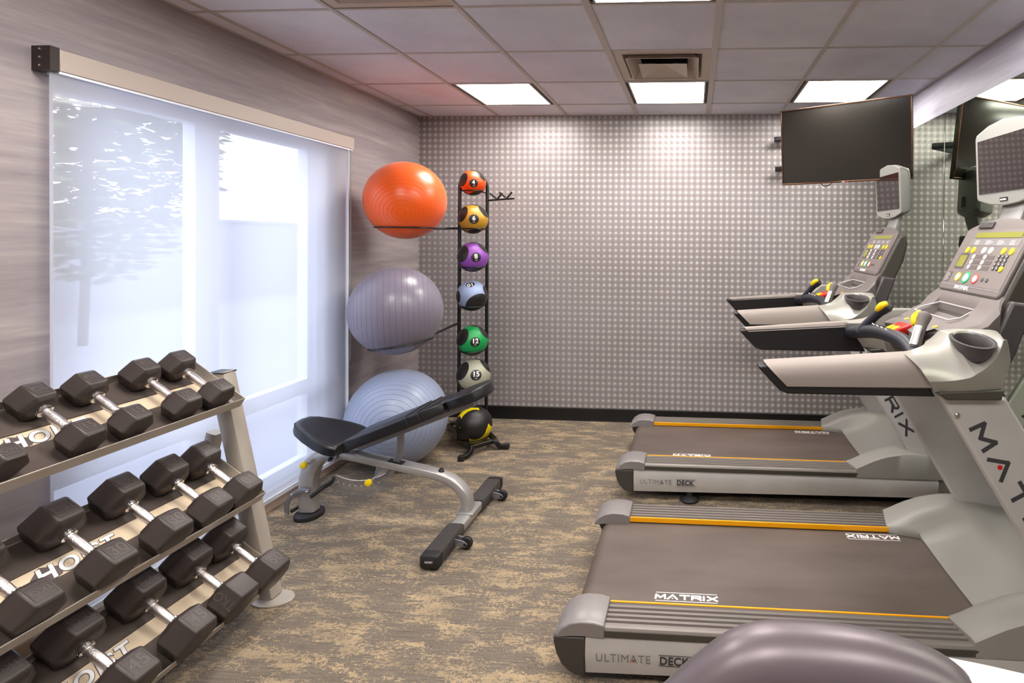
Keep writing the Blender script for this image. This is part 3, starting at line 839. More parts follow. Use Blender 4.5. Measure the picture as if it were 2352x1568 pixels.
    for y in ys:
        ym = min(y, W-y)
        if ym < .0: e = 1.325
        elif ym <= .14: e = 1.325-.03*ym/.14
        elif ym < .19: e = 1.30+(interp(ARC, y)-1.30)*sstep(.14, .19, ym)
        row = [bm.verts.new((e+.004, y, .2005 if ym > .135 else .19))]
        for k in range(nx+1):
            X = e+(1.86-e)*k/nx
            wgt = 1-sstep(.13, .20+.05*k/nx, ym)
            z = wgt*ff(X)+(1-wgt)*fc(X, interp(ARC, y) if ym > .13 else 1.44)
            if ym > .13 and X < 1.46: z = max(min(z, .235+ (X-1.3)*.5), .2035)
            if ym < 0: z = .19+(z-.19)*(.95 if ym > -.005 else .0)
            elif ym == 0: z -= .004
            row.append(bm.verts.new((X, y, z)))
        grid.append(row)
    for a, b in zip(grid, grid[1:]):
        for k in range(nx+1): bm.faces.new((a[k], a[k+1], b[k+1], b[k]))
    link('motor_cover', bm, 'hood_grey', t, angle=50)
    link('motor_cover_back', Bx((1.74, .06, .10), (1.92, W-.06, .30)), 'hood_grey', t, bevel=.02, seg=3)
    # handrails
    for s in sides:
        # dark inner core
        tip = [(.600, 1.136), (.597, 1.145), (.63, 1.149), (1.115, 1.182), (1.20, 1.052), (.70, 1.050), (.672, 1.060)]
        lo, hi = sorted((my(s, .030), my(s, .105)))
        bm = new_bm(); prism(bm, tip, lo, hi); link('handrail_core', bm, 'black_plastic', t, bevel=.007, seg=3)
        bm = new_bm(); rings = []
        for f in [0, .02, .06, .2, .4, .6, .8, 1.0]:
            ring = []
            sec = [(.022, 0), (.012, .05), (.010, .4), (.016, .75), (.032, .95), (.06, 1.02), (.100, 1.0), (.106, .80), (.08, .86), (.032, .86), (.024, .5), (.026, .0)]
            for yy, q in sec:
                zt = 1.154+.040*f; zb = 1.078+.006*f
                z = zb+(zt-zb)*q
                xs_ = .622+(1-q)*.075; xe = 1.113+(1-q)*.085
                X = xs_+(xe-xs_)*f
                ring.append((X, my(s, yy), z))
            rings.append(ring)
        loft(bm, rings); link('handrail', bm, 'arm_grey', t, angle=40)
        # silver shoulder pod
        T_ = [(1.099,.03,1.193),(1.153,.04,1.197),(1.20,.055,1.208),(1.232,.07,1.226),(1.256,.09,1.247),(1.275,.11,1.263),(1.322,.13,1.269),(1.378,.14,1.27),(1.423,.14,1.27),(1.449,.125,1.266),(1.448,.07,1.241)]
        R_ = [(1.16,-.010,1.115),(1.196,-.010,1.116),(1.232,-.012,1.12),(1.259,-.014,1.125),(1.29,-.016,1.133),(1.312,-.017,1.147),(1.333,-.016,1.16),(1.356,-.014,1.18),(1.374,-.010,1.197),(1.391,-.004,1.224),(1.406,.005,1.256)]
        B_ = [(1.188,.02,1.073),(1.217,.02,1.072),(1.252,.02,1.067),(1.288,.02,1.068),(1.324,.02,1.07),(1.359,.022,1.074),(1.409,.026,1.084),(1.423,.028,1.116),(1.439,.030,1.16),(1.443,.030,1.191),(1.436,.030,1.236)]
        T_, R_, B_ = [[tuple(v) for v in smooth_path(L_, 3)] for L_ in (T_, R_, B_)]
        bm = new_bm(); rings = []
        for p, q, w in zip(T_, R_, B_):
            mid1 = tuple((a+b)/2 for a, b in zip(p, q)); mid1 = (mid1[0], mid1[1]-.014, mid1[2]+.006)
            iy = .178 if p[0] > 1.22 else .105+(p[0]-1.099)*.5
            rg = [w, q, mid1, p, (p[0], iy, p[2]-.004), (w[0], iy, w[2]+.003)]
            rings.append([(a, my(s, b), c) for a, b, c in rg])
        loft(bm, rings); pod = link('shoulder_pod', bm, 'pod_silver', t, angle=42)
        cb = new_bm(); lathe(cb, [(.0575, -.060), (.0575, .05)], 28, Matrix.Translation((1.332, my(s, .058), 1.243)) @ Matrix.Rotation(math.radians(12)*s, 4, 'X') @ Matrix.Diagonal((1, 1.2, 1, 1)))
        cut = link('cut', cb, None, t); bo_ = pod.modifiers.new('b', 'BOOLEAN'); bo_.object = cut; bo_.operation = 'DIFFERENCE'; bo_.solver = 'EXACT'
        dg = bpy.context.evaluated_depsgraph_get(); me2 = bpy.data.meshes.new_from_object(pod.evaluated_get(dg))
        pod.modifiers.clear(); pod.data = me2; bpy.data.objects.remove(cut)
        up = [(1.195, 1.074), (1.415, 1.088), (1.405, 1.052), (1.225, 1.048)]
        lo, hi = sorted((my(s, .008), my(s, .165)))
        bm = new_bm(); prism(bm, up, lo, hi); link('shoulder_base', bm, 'rail_side', t, bevel=.005)
        # cup holder
        cc = Matrix.Translation((1.332, my(s, .058), 1.243)) @ Matrix.Rotation(math.radians(12)*s, 4, 'X') @ Matrix.Diagonal((1, 1.2, 1, 1))
        bm = new_bm(); lathe(bm, [(.0555, -.052), (.0585, -.040), (.062, -.026), (.065, -.004), (.070, .002), (.070, .006), (.062, .007), (.057, .002), (.0525, -.042), (.0005, -.045)], 32, cc, caps=False)
        link('cup_holder', bm, 'console_dark', t, angle=50)
    # cross grip and horns
    pth = smooth_path([(1.128, .80, 1.148), (1.130, .74, 1.156), (1.142, .66, 1.172), (1.165, .55, 1.190), (1.185, .42, 1.196), (1.195, .30, 1.190), (1.190, .20, 1.168), (1.175, .12, 1.145)], 5)
    bm = new_bm(); tube(bm, pth, [.030 if 3 < i < len(pth)-4 else .033 for i in range(len(pth))], 16); cg = link('cross_grip', bm, 'handle_black', t)
    for k in range(4):
        bm = new_bm(); lathe(bm, [(.012, 0), (.012, .003), (.008, .005)], 14, frame_mtx((1.158+.004*k, .555-.042*k, 1.2205-.001*k), (0,-1,0), (-.6,0,.8)) @ Matrix.Diagonal((1.2,.7,1,1)))
        link('grip_button', bm, 'white_print_soft', cg)
    for (pts, hy) in (([(1.132, .655, 1.17), (1.155, .625, 1.215), (1.185, .59, 1.262), (1.215, .555, 1.300)], 0), ([(1.188, .205, 1.165), (1.205, .215, 1.21), (1.228, .232, 1.262), (1.247, .245, 1.303)], 1)):
        bm = new_bm(); sp_ = smooth_path(pts, 4)
        rr_ = [.026-.006*math.sin(i/len(sp_)*3.1)+(.002 if i > 9 else 0) for i in range(len(sp_))]
        dd_ = (V(pts[-1])-V(pts[-2])).normalized(); sp_ = sp_+[V(pts[-1])+dd_*.008, V(pts[-1])+dd_*.013]; rr_ += [rr_[-1]*.88, rr_[-1]*.5]
        tube(bm, sp_, rr_, 16)
        hn = link('horn_grip', bm, 'handle_black' if hy == 0 else 'console_grey', t)
        d = (V(pts[-1])-V(pts[-2])).normalized(); p = V(pts[-1])
        off = V((-.014, -.012, .012)) if hy == 0 else V((-.018, .014, .006))
        bm = new_bm(); tube(bm, smooth_path([p-d*.050+off, p-d*.02+off*1.25, p+d*.012+off*.7], 4), [.009,.012,.014,.015,.016,.015,.014,.012,.008], 10)
        link('thumb_switch', bm, 'yellow_plastic', hn)
        if hy == 1:
            a, b = V(pts[1])-V((.012, .016, 0)), V(pts[2])-V((.012, .014, 0))
            bm = new_bm(); tube(bm, [a-d*.012, b+d*.005], 0, 12, shape=(.032, .018)); link('pulse_sensor', bm, 'sensor_metal', hn)
    # safety stop
    bm = new_bm(); box(bm, (-.035, -.05, 0), (.035, .05, .036)); bm.transform(frame_mtx((1.225, .42, 1.205), (.9,.1,.35), (0,1,0)))
    ss = link('safety_stop', bm, 'red_plastic', t, bevel=.008, seg=3)
    for q in (-.016, .016):
        bm = new_bm(); box(bm, (-.038, q*1.3-.014, .010), (-.006, q*1.3+.014, .0385)); bm.transform(frame_mtx((1.225, .42, 1.205), (.9,.1,.35), (0,1,0)))
        link('yellow_insert', bm, 'yellow_plastic', ss, bevel=.002)
    # console tray : lower desk with keypad lip and pocket
    bm = new_bm()
    prof = [(1.235, 1.215), (1.265, 1.245), (1.40, 1.290), (1.47, 1.330), (1.50, 1.40), (1.58, 1.40), (1.58, 1.22), (1.40, 1.20)]
    ysn = [(.17, .0, .86), (.20, .0, 1), (.24, .0, 1), (.68, .0, 1), (.71, 0, 1), (.74, 0, .86)]
    # desk as height field with recessed pocket
    def desk(X, y):
        z = interp([(1.23, 1.228), (1.26, 1.245), (1.36, 1.275), (1.43, 1.303), (1.46, 1.325), (1.49, 1.365), (1.51, 1.385), (1.56, 1.39)], X)
        if X < 1.44: z -= .012*abs(y-.45)/.25 if abs(y-.45) > .1 else 0
        if 1.365 < X < 1.465 and .31 < y < .63: z -= .050
        return z
    Xs = [1.23, 1.25, 1.27, 1.30, 1.33, 1.360, 1.366, 1.40, 1.43, 1.464, 1.470, 1.49, 1.51, 1.53, 1.56]
    Ys = [.215, .23, .25, .28, .305, .311, .36, .45, .54, .629, .635, .65, .67, .685]
    def edge(X): return interp([(1.23, .34), (1.27, .30), (1.31, .225), (1.40, .15), (1.47, .145), (1.50, .19), (1.56, .20)], X)
    g = []
    for X in Xs:
        row = []
        e = edge(X)
        for i, y in enumerate(Ys):
            if i in (0, 1): yy = e+(.012 if i else 0)
            elif i == 2: yy = min(.28, e+.05)
            elif i in (len(Ys)-1, len(Ys)-2): yy = .9-e-(.012 if i == len(Ys)-2 else 0)
            elif i == len(Ys)-3: yy = max(.64, .9-e-.05)
            else: yy = y
            z = desk(X, y)-(.012 if i in (0, len(Ys)-1) else 0)
            row.append(bm.verts.new((X, yy, z)))
        g.append(row)
    bot = []
    for a, b in zip(g, g[1:]):
        for k in range(len(Ys)-1): bm.faces.new((a[k], a[k+1], b[k+1], b[k]))
    # skirt
    loop = [r[0] for r in g]+g[-1][1:]+[r[-1] for r in g[::-1]][1:]+g[0][::-1][1:-1]
    low_ = [bm.verts.new((v.co.x+.01, .45+(v.co.y-.45)*.93, 1.20 if v.co.x < 1.3 else 1.22)) for v in loop]
    for i in range(len(loop)):
        j = (i+1) % len(loop); bm.faces.new((loop[i], loop[j], low_[j], low_[i]))
    bm.faces.new(low_)
    desk_o = link('console_desk', bm, 'console_grey', t, angle=40)
    bm = new_bm(); rim = [(1.362, .305, 1.2795), (1.362, .635, 1.2795), (1.40, .66, 1.2905), (1.468, .62, 1.3175), (1.468, .32, 1.3175), (1.40, .29, 1.2905), (1.362, .305, 1.2795)]
    tube(bm, rim, .0032, 8, caps=False); link('pocket_rim', bm, 'white_print_soft', desk_o)
    for y, X in ((.62, 1.30), (.52, 1.285), (.40, 1.285), (.30, 1.31)):
        z = desk(X, y)
        bm = new_bm(); lathe(bm, [(.011, 0), (.011, .003), (.007, .004)], 14, frame_mtx((X, y, z-.001), (0,-1,0), (.92,0,.33)))
        link('desk_button', bm, 'yellow_plastic' if y in (.52, .30) else 'console_dark', desk_o)
    # lower dark body joining the pods under the desk
    bm = new_bm(); prism(bm, [(1.29, 1.10), (1.26, 1.205), (1.46, 1.23), (1.52, 1.37), (1.60, 1.36), (1.54, 1.18), (1.48, 1.06), (1.36, 1.06)], .16, .74)
    link('console_body', bm, 'console_dark', t, bevel=.012, seg=3)
    # upper dark spine down to the posts
    bm = new_bm(); prism(bm, [(1.505, 1.37), (1.625, 1.62), (1.672, 1.635), (1.680, 1.57), (1.656, 1.46), (1.54, 1.21), (1.50, 1.08), (1.43, 1.05), (1.42, 1.20)], .19, .71)
    link('console_spine', bm, 'rail_side', t, bevel=.015, seg=3)
    # display panel (tilted slab)
    c0 = V((1.491, .70, 1.378)); uu = V((0,-1,0)); vv = V((.133, 0, .267)).normalized()
    mt = frame_mtx(c0, uu, vv); WD, HT = .50, .305
    bm = new_bm(); outl = [(.012, -.008), (.488, -.008), (.50, .01), (.50, .292), (.47, .306), (.38, .335), (.25, .348), (.12, .335), (.03, .306), (.0, .292), (.0, .01)]
    fr_r = [[mt @ V((a, b, .0)) for a, b in outl], [mt @ V((.25+(a-.25)*.97,   .17+(b-.17)*.97, -.032)) for a, b in outl], [mt @ V((.25+(a-.25)*.86, .17+(b-.17)*.86, -.052)) for a, b in outl]]
    loft(bm, fr_r[::-1]); dp = link('display_console', bm, 'console_grey', t, bevel=.010, seg=3, angle=40)
    def plate(name, u0, v0, u1, v1, m, h=.0022, parent=dp, bev=0):
        b = new_bm(); box(b, (u0*WD, v0*HT, .0002), (u1*WD, v1*HT, h), mt); return link(name, b, m, parent, smooth=False, bevel=bev)
    def disc(name, u, v, r_, m, h=.004, e=1.0, parent=dp):
        b = new_bm(); lathe(b, [(r_, .001), (r_, h-.001), (r_*.85, h)], 20, mt @ Matrix.Translation((u*WD, v*HT, 0)) @ Matrix.Diagonal((1, e, 1, 1))); return link(name, b, m, parent)
    plate('face_panel', .03, .09, .97, .94, 'console_face', .0012)
    plate('message_display', .22, .82, .90, .90, 'lcd_green', .0030)
    plate('display_strip', .18, .70, .92, .80, 'cap_grey', .0022)
    bt = new_bm()
    for k in range(4):
        for j in range(4): box(bt, ((.26+.175*k)*WD, (.715+.018*j)*HT, .0023), ((.26+.175*k+.07+.02*((j*k) % 3))*WD, (.715+.018*j+.009)*HT, .0029), mt)
    link('small_print', bt, 'white_print_soft', dp, smooth=False)
    for u, m_ in ((.20, 'yellow_plastic'), (.30, 'yellow_plastic'), (.47, 'button_white'), (.575, 'button_white'), (.76, 'yellow_plastic'), (.87, 'yellow_plastic')):
        disc('speed_button', u, .625, .0155, m_, .005)
    plate('side_display_frame', .12, .33, .27, .57, 'console_dark', .0026); plate('side_display', .135, .36, .255, .54, 'lcd_green', .0032)
    for i, v in enumerate((.525, .445, .365)):
        for u in (.36, .54):
            plate('button_label', u, v-.028, u+.13, v+.028, 'label_dark', .0022); disc('program_button', u, v, .0105, 'button_white', .0045)
    bt = new_bm()
    for i in range(3):
        for j in range(4):
            if (i, j) != (2, 3): lathe(bt, [(.0085, .001), (.0085, .004), (.006, .005)], 12, mt @ Matrix.Translation(((.74+.055*i)*WD, (.545-.058*j)*HT, 0)))
    link('number_keypad', bt, 'console_dark', dp)
    bt = new_bm()
    for i in range(3):
        for j in range(4):
            if (i, j) != (2, 3): box(bt, ((.735+.055*i)*WD, (.54-.058*j)*HT, .005), ((.745+.055*i)*WD, (.555-.058*j)*HT, .0055), mt)
    link('keypad_digits', bt, 'white_print', dp, smooth=False)
    disc('enter_key', .85, .372, .0125, 'yellow_plastic', .0055)
    for u, m_, r_ in ((.27, 'yellow_plastic', .021), (.41, 'button_green', .027), (.56, 'button_red', .023)):
        disc('main_button', u, .20, r_, m_, .0045); disc('main_button_centre', u, .20, r_*.68, 'button_white', .0058)
    for u in (.67, .74): disc('fan_button', u, .20, .009, 'console_dark', .004)
    plate('notice_label', .04, .11, .14, .27, 'label_dark', .0024)
    bt = new_bm()
    for j in range(7): box(bt, (.048*WD, (.125+.02*j)*HT, .0024), ((.10+.03*((j*5) % 3)/2)*WD, (.132+.02*j)*HT, .003), mt)
    link('small_print', bt, 'white_print_soft', dp, smooth=False)
    bm, _, _ = word_bm(mt @ Matrix.Translation((.30*WD, .008, .0)), .015, .019, .0035, th=.25, depth=.0014); link('lettering', bm, 'white_print', dp, smooth=False)
    plate('trim_line', .03, .075, .97, .08, 'white_print_soft', .0014)
    # air vent on the brow
    b = new_bm(); box(b, (.20*WD, .965*HT, .0), (.42*WD, 1.065*HT, .008), mt); vo = link('air_vent', b, 'console_dark', dp, bevel=.003)
    b = new_bm()
    for k in range(4): box(b, (.215*WD, (.977+.021*k)*HT, .008), (.405*WD, (.985+.021*k)*HT, .0105), mt)
    box(b, (.305*WD, .97*HT, .008), (.312*WD, 1.058*HT, .0102), mt)
    link('vent_slats', b, 'chrome', dp, smooth=False)
    # mast and small television
    bm = new_bm(); tube(bm, smooth_path([(1.645, .46, 1.60), (1.675, .46, 1.66), (1.700, .46, 1.74), (1.715, .46, 1.84)], 5), 0, 16, shape=(.17, .035)); link('screen_mast', bm, 'mast_silver', t)
    a = V((1.640, .660, 0)); b_ = V((1.668, .280, 0)); ux = (b_-a).normalized(); up_ = V((-.043, 0, 1)).normalized()
    tm = frame_mtx((a.x, a.y, 1.768), ux, up_); TW = (b_-a).length
    outl = [(.008, .0), (TW*.25, -.022), (TW*.5, -.030), (TW*.75, -.022), (TW-.008, .0), (TW, .015), (TW, .275), (TW-.01, .292), (TW*.75, .318), (TW*.5, .328), (TW*.25, .318), (.01, .292), (0, .275), (0, .015)]
    cxm, cym = TW/2, .148
    bm = new_bm(); loft(bm, [[tm @ V((cxm+(p-cxm)*k, cym+(q-cym)*k, z)) for p, q in outl] for z, k in ((-.085, .80), (-.07, .93), (-.03, 1.0), (.0, 1.0))])
    tv = link('screen_housing', bm, 'tv_bezel', t, bevel=.008, seg=3, angle=45)
    b = new_bm(); box(b, (.020, .028, .0005), (TW-.020, .262, .0022), tm); link('screen', b, 'tv_screen_small', tv, smooth=False)
    b = new_bm(); box(b, (TW/2-.025, -.012, .0005), (TW/2+.025, .004, .0025), tm); link('badge', b, 'black_plastic', tv)
    b, _, _ = word_bm(tm @ Matrix.Translation((TW/2-.020, -.008, .0025)), .006, .006, .0014, th=.3, depth=.0006); link('lettering', b, 'white_print', tv, smooth=False)
    b = new_bm()
    for k in range(9): box(b, (TW*.3+k*.006, .05, -.089), (TW*.3+k*.006+.003, .12, -.0845), tm)
    link('rear_grille', b, 'console_dark', tv)
    # cross tube between the posts
    bm = new_bm(); tube(bm, [(1.40, .06, 1.03), (1.40, W-.06, 1.03)], 0, 12, shape=(.09, .07)); link('cross_beam', bm, 'rail_side', t)
    return t
t1 = treadmill((-.37, 1.885, 0), 'near treadmill with the wider view of its brown belt, in the foreground')
t2 = copy_tree(t1); t2.location = (-.355, 3.285, 0); t2['label'] = 'far treadmill standing against the patterned wall under the television'

# ------------------------------------------------------------------ dumbbell rack
E_ = V((.255, 0, -.171)).normalized(); N_ = V((.171, 0, .255)).normalized()
TR = [dict(p=V((-1.925, 0, .886)), n='top'), dict(p=V((-1.831, 0, .483)), n='middle'), dict(p=V((-1.745, 0, .137)), n='bottom')]
TY1, TY0 = 2.234, -.05
def tray_m(p, y=0):      # local x = down-slope, y = along room, z = normal
    return frame_mtx((p.x, y, p.z), E_, (0,1,0))
LIP = .045
def dumbbell_rack():
    t = thing('dumbbell_rack', 'beige steel three-tier dumbbell rack with sloping trays in front of the window', 'dumbbell rack', (-1.95, 1.1, 0))
    T = Matrix.Translation(-V(t.location))
    def P(bm): bm.transform(T); return bm
    for k, r in enumerate(TR):
        m = tray_m(r['p']); D = .31
        # plate with lips: section in local x (along slope, 0 at front lip) and z
        bm = new_bm()
        th = .004
        sec = [(0, 0), (0, -LIP-.0), (-D, -LIP), (-D, -.004), (-D+th, -.004), (-D+th, -LIP+th), (-th, -LIP+th), (-th, 0)]
        rings = [[m @ V((a, y, b)) for a, b in sec] for y in (TY0, TY1)]
        loft(bm, rings)
        box(bm, (-D, TY1-.004, -LIP), (0, TY1, 0), m); box(bm, (-D, TY0, -LIP), (0, TY0+.004, 0), m)
        tr_ = link('tray', P(bm), 'rack_paint', t, bevel=.002)
        zt = -LIP+th
        for x0, x1 in ((-D+.012, -.19), (-.125, -.012)):
            bm = new_bm(); box(bm, (x0, TY0+.01, zt), (x1, TY1-.03, zt+.006), m); link('rubber_mat', P(bm), 'mat_rubber', tr_)
        bm = new_bm(); box(bm, (-.19, TY0+.01, zt), (-.125, TY1-.02, zt+.0015), m); link('label_strip', P(bm), 'strip_cream', tr_, smooth=False)
        # slots at the tray end
        bm = new_bm(); box(bm, (-.25, TY1-.026, zt+.0002), (-.14, TY1-.018, zt+.0012), m); link('slot', P(bm), 'vent_dark', tr_)
        for yy in ((1.515, 1.52, 1.49)[k],):
            lm = m @ frame_mtx((-.132, yy, zt+.0020), (0, 1, 0), (-1, 0, 0))
            bm = text_bm('HOIST', .068, lm, .0003, .0042, shear=.3, spacing=1.22); link('lettering', P(bm), 'label_dark', tr_)
            lm2 = m @ frame_mtx((-.1325, yy, zt+.0030), (0, 1, 0), (-1, 0, 0))
            bm = text_bm('HOIST', .068, lm2, .0003, .0022, shear=.3, spacing=1.22); link('lettering', P(bm), 'white_print', tr_)
            b = new_bm(); q = [(-.04, -.002), (.015, -.012), (.06, .0), (.075, .028), (.03, .055), (-.005, .03)]
            vs = [b.verts.new(m @ frame_mtx((-.132, yy, zt+.0022), (0,1,0), (-1,0,0)) @ V((a_, b_, 0))) for a_, b_ in q]; b.faces.new(vs)
            link('emblem', P(b), 'label_dark', tr_, smooth=False)
    for y0 in (2.237, -.125):
        # slanted front post, rear post, foot
        a, b = V((-2.070, y0+.035, .985)), V((-1.848, y0+.035, .005))
        bm = new_bm(); tube(bm, [a, b], 0, 16, shape=[(.070, .078), (.070, .078)]); link('front_post', P(bm), 'rack_paint', t)
        cap = new_bm(); box(cap, (-2.105, y0-.002, .984), (-2.030, y0+.072, .990)); link('post_cap', P(cap), 'black_plastic', t, bevel=.003)
        bm = new_bm(); tube(bm, [V((-2.10, y0+.035, .72)), V((-2.28, y0+.035, .02))], 0, 16, shape=[(.05, .05), (.05, .05)]); link('rear_post', P(bm), 'rack_paint', t)
        bm = new_bm(); lathe(bm, [(.098, 0), (.098, .006), (.09, .009)], 32, Matrix.Translation((-1.822, y0+.022, 0)) @ Matrix.Diagonal((.92, .62, 1, 1))); link('foot_plate', P(bm), 'rack_paint', t)
        bm = new_bm(); lathe(bm, [(.07, 0), (.07, .006), (.06, .009)], 24, Matrix.Translation((-2.28, y0+.035, 0))); link('foot_plate', P(bm), 'rack_paint', t)
        for r in TR:
            m = tray_m(r['p']); f = (r['p'].z-.02)/(.985)
            px = -1.848-.222*f
            bm = new_bm(); pts = [(-.03, -LIP), (-.26, -LIP), (-.22, -.11), (-.13, -.115), (-.06, -.08)]
            rings = [[m @ V((a_, y_, b_)) for a_, b_ in pts] for y_ in ((y0-.007, y0-.002) if y0 > 1 else (y0+.073, y0+.078))]; loft(bm, rings); br = link('tray_bracket', P(bm), 'rack_paint', t, bevel=.001)
            bm = new_bm(); lathe(bm, [(.011, 0), (.011, .005), (.006, .009)], 12, frame_mtx((px+.042, y0+.035, r['p'].z-.10), (0,1,0), (0,0,1))); link('bolt', P(bm), 'chrome', br)
dumbbell_rack()
def make_dumbbell(wt, a, hl, hd, num_front, sidemark=False):
    """a apothem, hl head length, hd handle length; local x front-facing, base at z=0"""
    t = thing('dumbbell', '', 'dumbbell', group='hexagonal dumbbells on the rack')
    R = a/math.cos(math.radians(30))
    def hexr(x, k): return [(x, R*k*math.cos(math.radians(60*i)), a+R*k*math.sin(math.radians(60*i))) for i in range(6)]
    for s in (-1, 1):
        x0, x1 = hd/2, hd/2+hl
        secs = [(x0+.0, .45), (x0+.004, .74), (x0+.016, .975), (x0+.022, 1.0), (x1-.012, 1.0), (x1-.004, .955), (x1, .85)]
        bm = new_bm(); loft(bm, [hexr(s*x, k) for x, k in secs]); h = link('head', bm, 'dumbbell_rubber', t, bevel=.0045, seg=3, angle=32)
        # raised marks on the top flat
        txt = num_front if s == 1 else 'TKO'
        flip = (s == -1) or (txt == 'TKO')
        cx_ = s*(x0+hl*.54); top = 2*a
        if sidemark and s == 1: continue
        m = frame_mtx((cx_, 0, top-.0003), (0, 1, 0), (-1, 0, 0)) if not flip else frame_mtx((cx_, 0, top-.0003), (0, -1, 0), (1, 0, 0))
        sz = min(hl*.62, a*.85) if txt != 'TKO' else min(hl*.40, a*.44)
        bm = text_bm(txt, sz, m, .0011, .0004, True, spacing=.95); link('embossed_mark', bm, 'dumbbell_mark', h)
        fw, fh = a*.47, hl*.27
        b = new_bm()
        for lo, hi in (((-fw, -fh), (fw, -fh+.0015)), ((-fw, fh-.0015), (fw, fh)), ((-fw, -fh), (-fw+.0015, fh)), ((fw-.0015, -fh), (fw, fh))):
            box(b, (lo[0], lo[1], 0), (hi[0], hi[1], .0012), m)
        link('embossed_frame', b, 'dumbbell_mark', h, smooth=False)
    if sidemark:
        # word on the upper side flat that faces the room
        nrm = V((0, -math.cos(math.radians(30)), math.sin(math.radians(30))))
        c = V((hd/2+hl*.54, 0, a))+nrm*(a+.0002)
        m = frame_mtx(c, (-1, 0, 0), V((-1,0,0)).cross(nrm)*-1)
        bm = text_bm('TKO', min(hl*.5, a*.6), m, .0012, .0004, True)
        link('embossed_mark', bm, 'dumbbell_mark', t)
    # handle, swelling a little in the middle
    r = .0145
    prof = [(.0185, -hd/2-.01), (.0185, -hd/2+.004), (r*.96, -hd/2+.010), (r, -hd/4), (r*1.1, 0), (r, hd/4), (r*.96, hd/2-.010), (.0185, hd/2-.004), (.0185, hd/2+.01)]
    bm = new_bm(); lathe(bm, prof, 20, frame_mtx((0, 0, a), (0,1,0), (0,0,1))); link('handle', bm, 'knurl', t)
    for s in (-1, 1):
        bm = new_bm()
        for q in (0, .007):
            lathe(bm, [(.0185, -.003), (.0215, -.002), (.0215, .002), (.0185, .003)], 20, frame_mtx((s*(hd/2-.002-q), 0, a), (0,1,0), (0,0,1)))
        link('collar', bm, 'chrome', t)
    return t
specs = {15: (.050, .086, .110), 20: (.053, .086, .110), 10: (.045, .075, .106), 30: (.063, .102, .112), 35: (.062, .100, .112), 25: (.060, .096, .112), 45: (.070, .108, .112), 40: (.068, .104, .112), 50: (.070, .108, .112)}
DB = [
 (0, 1.435, 10, 'TKO', 'small dumbbell cut by the left edge of view on the top tray'),
 (0, 1.630, 15, '15', 'black hex dumbbell marked 15 on the top tray, farther from the 20s'),
 (0, 1.785, 15, '15', 'black hex dumbbell marked 15 on the top tray, right beside the 20s'),
 (0, 1.975, 20, '20', 'black hex dumbbell marked 20 on the top tray, beside the 15s'),
 (0, 2.125, 20, '20', 'black hex dumbbell marked 20 on the top tray, last one at the tray end'),
 (1, 1.415, 25, 'TKO', 'black dumbbell cut by the left edge of view on the middle tray'),
 (1, 1.615, 30, '30', 'black hex dumbbell marked 30 on the middle tray, the larger looking nearer one'),
 (1, 1.810, 30, '30', 'black hex dumbbell marked 30 on the middle tray, beside the 35s'),
 (1, 1.985, 35, '35', 'black hex dumbbell marked 35 on the middle tray, beside the 30s'),
 (1, 2.130, 35, '35', 'black hex dumbbell marked 35 on the middle tray, last one at the tray end'),
 (2, 1.400, 40, 'TKO', 'black dumbbell at the lower left corner of view on the bottom tray'),
 (2, 1.590, 45, '45', 'black hex dumbbell marked 45 on the bottom tray, cut by the lower edge of view'),
 (2, 1.795, 45, '45', 'black hex dumbbell marked 45 on the bottom tray, beside the unnumbered one'),
 (2, 1.985, 50, '', 'black hex dumbbell with blank top, on the bottom tray between 45 and 50'),
 (2, 2.150, 50, '50', 'black hex dumbbell marked 50 on the bottom tray, last one at the tray end')]
for tr, y, wt, num, lab in DB:
    a, hl, hd = specs[wt]
    o = make_dumbbell(wt, a, hl, hd, num, num == '')
    o['label'] = lab
    m = tray_m(TR[tr]['p'], y) @ Matrix.Translation((-.158, 0, -LIP+.0102))
    o.matrix_world = m

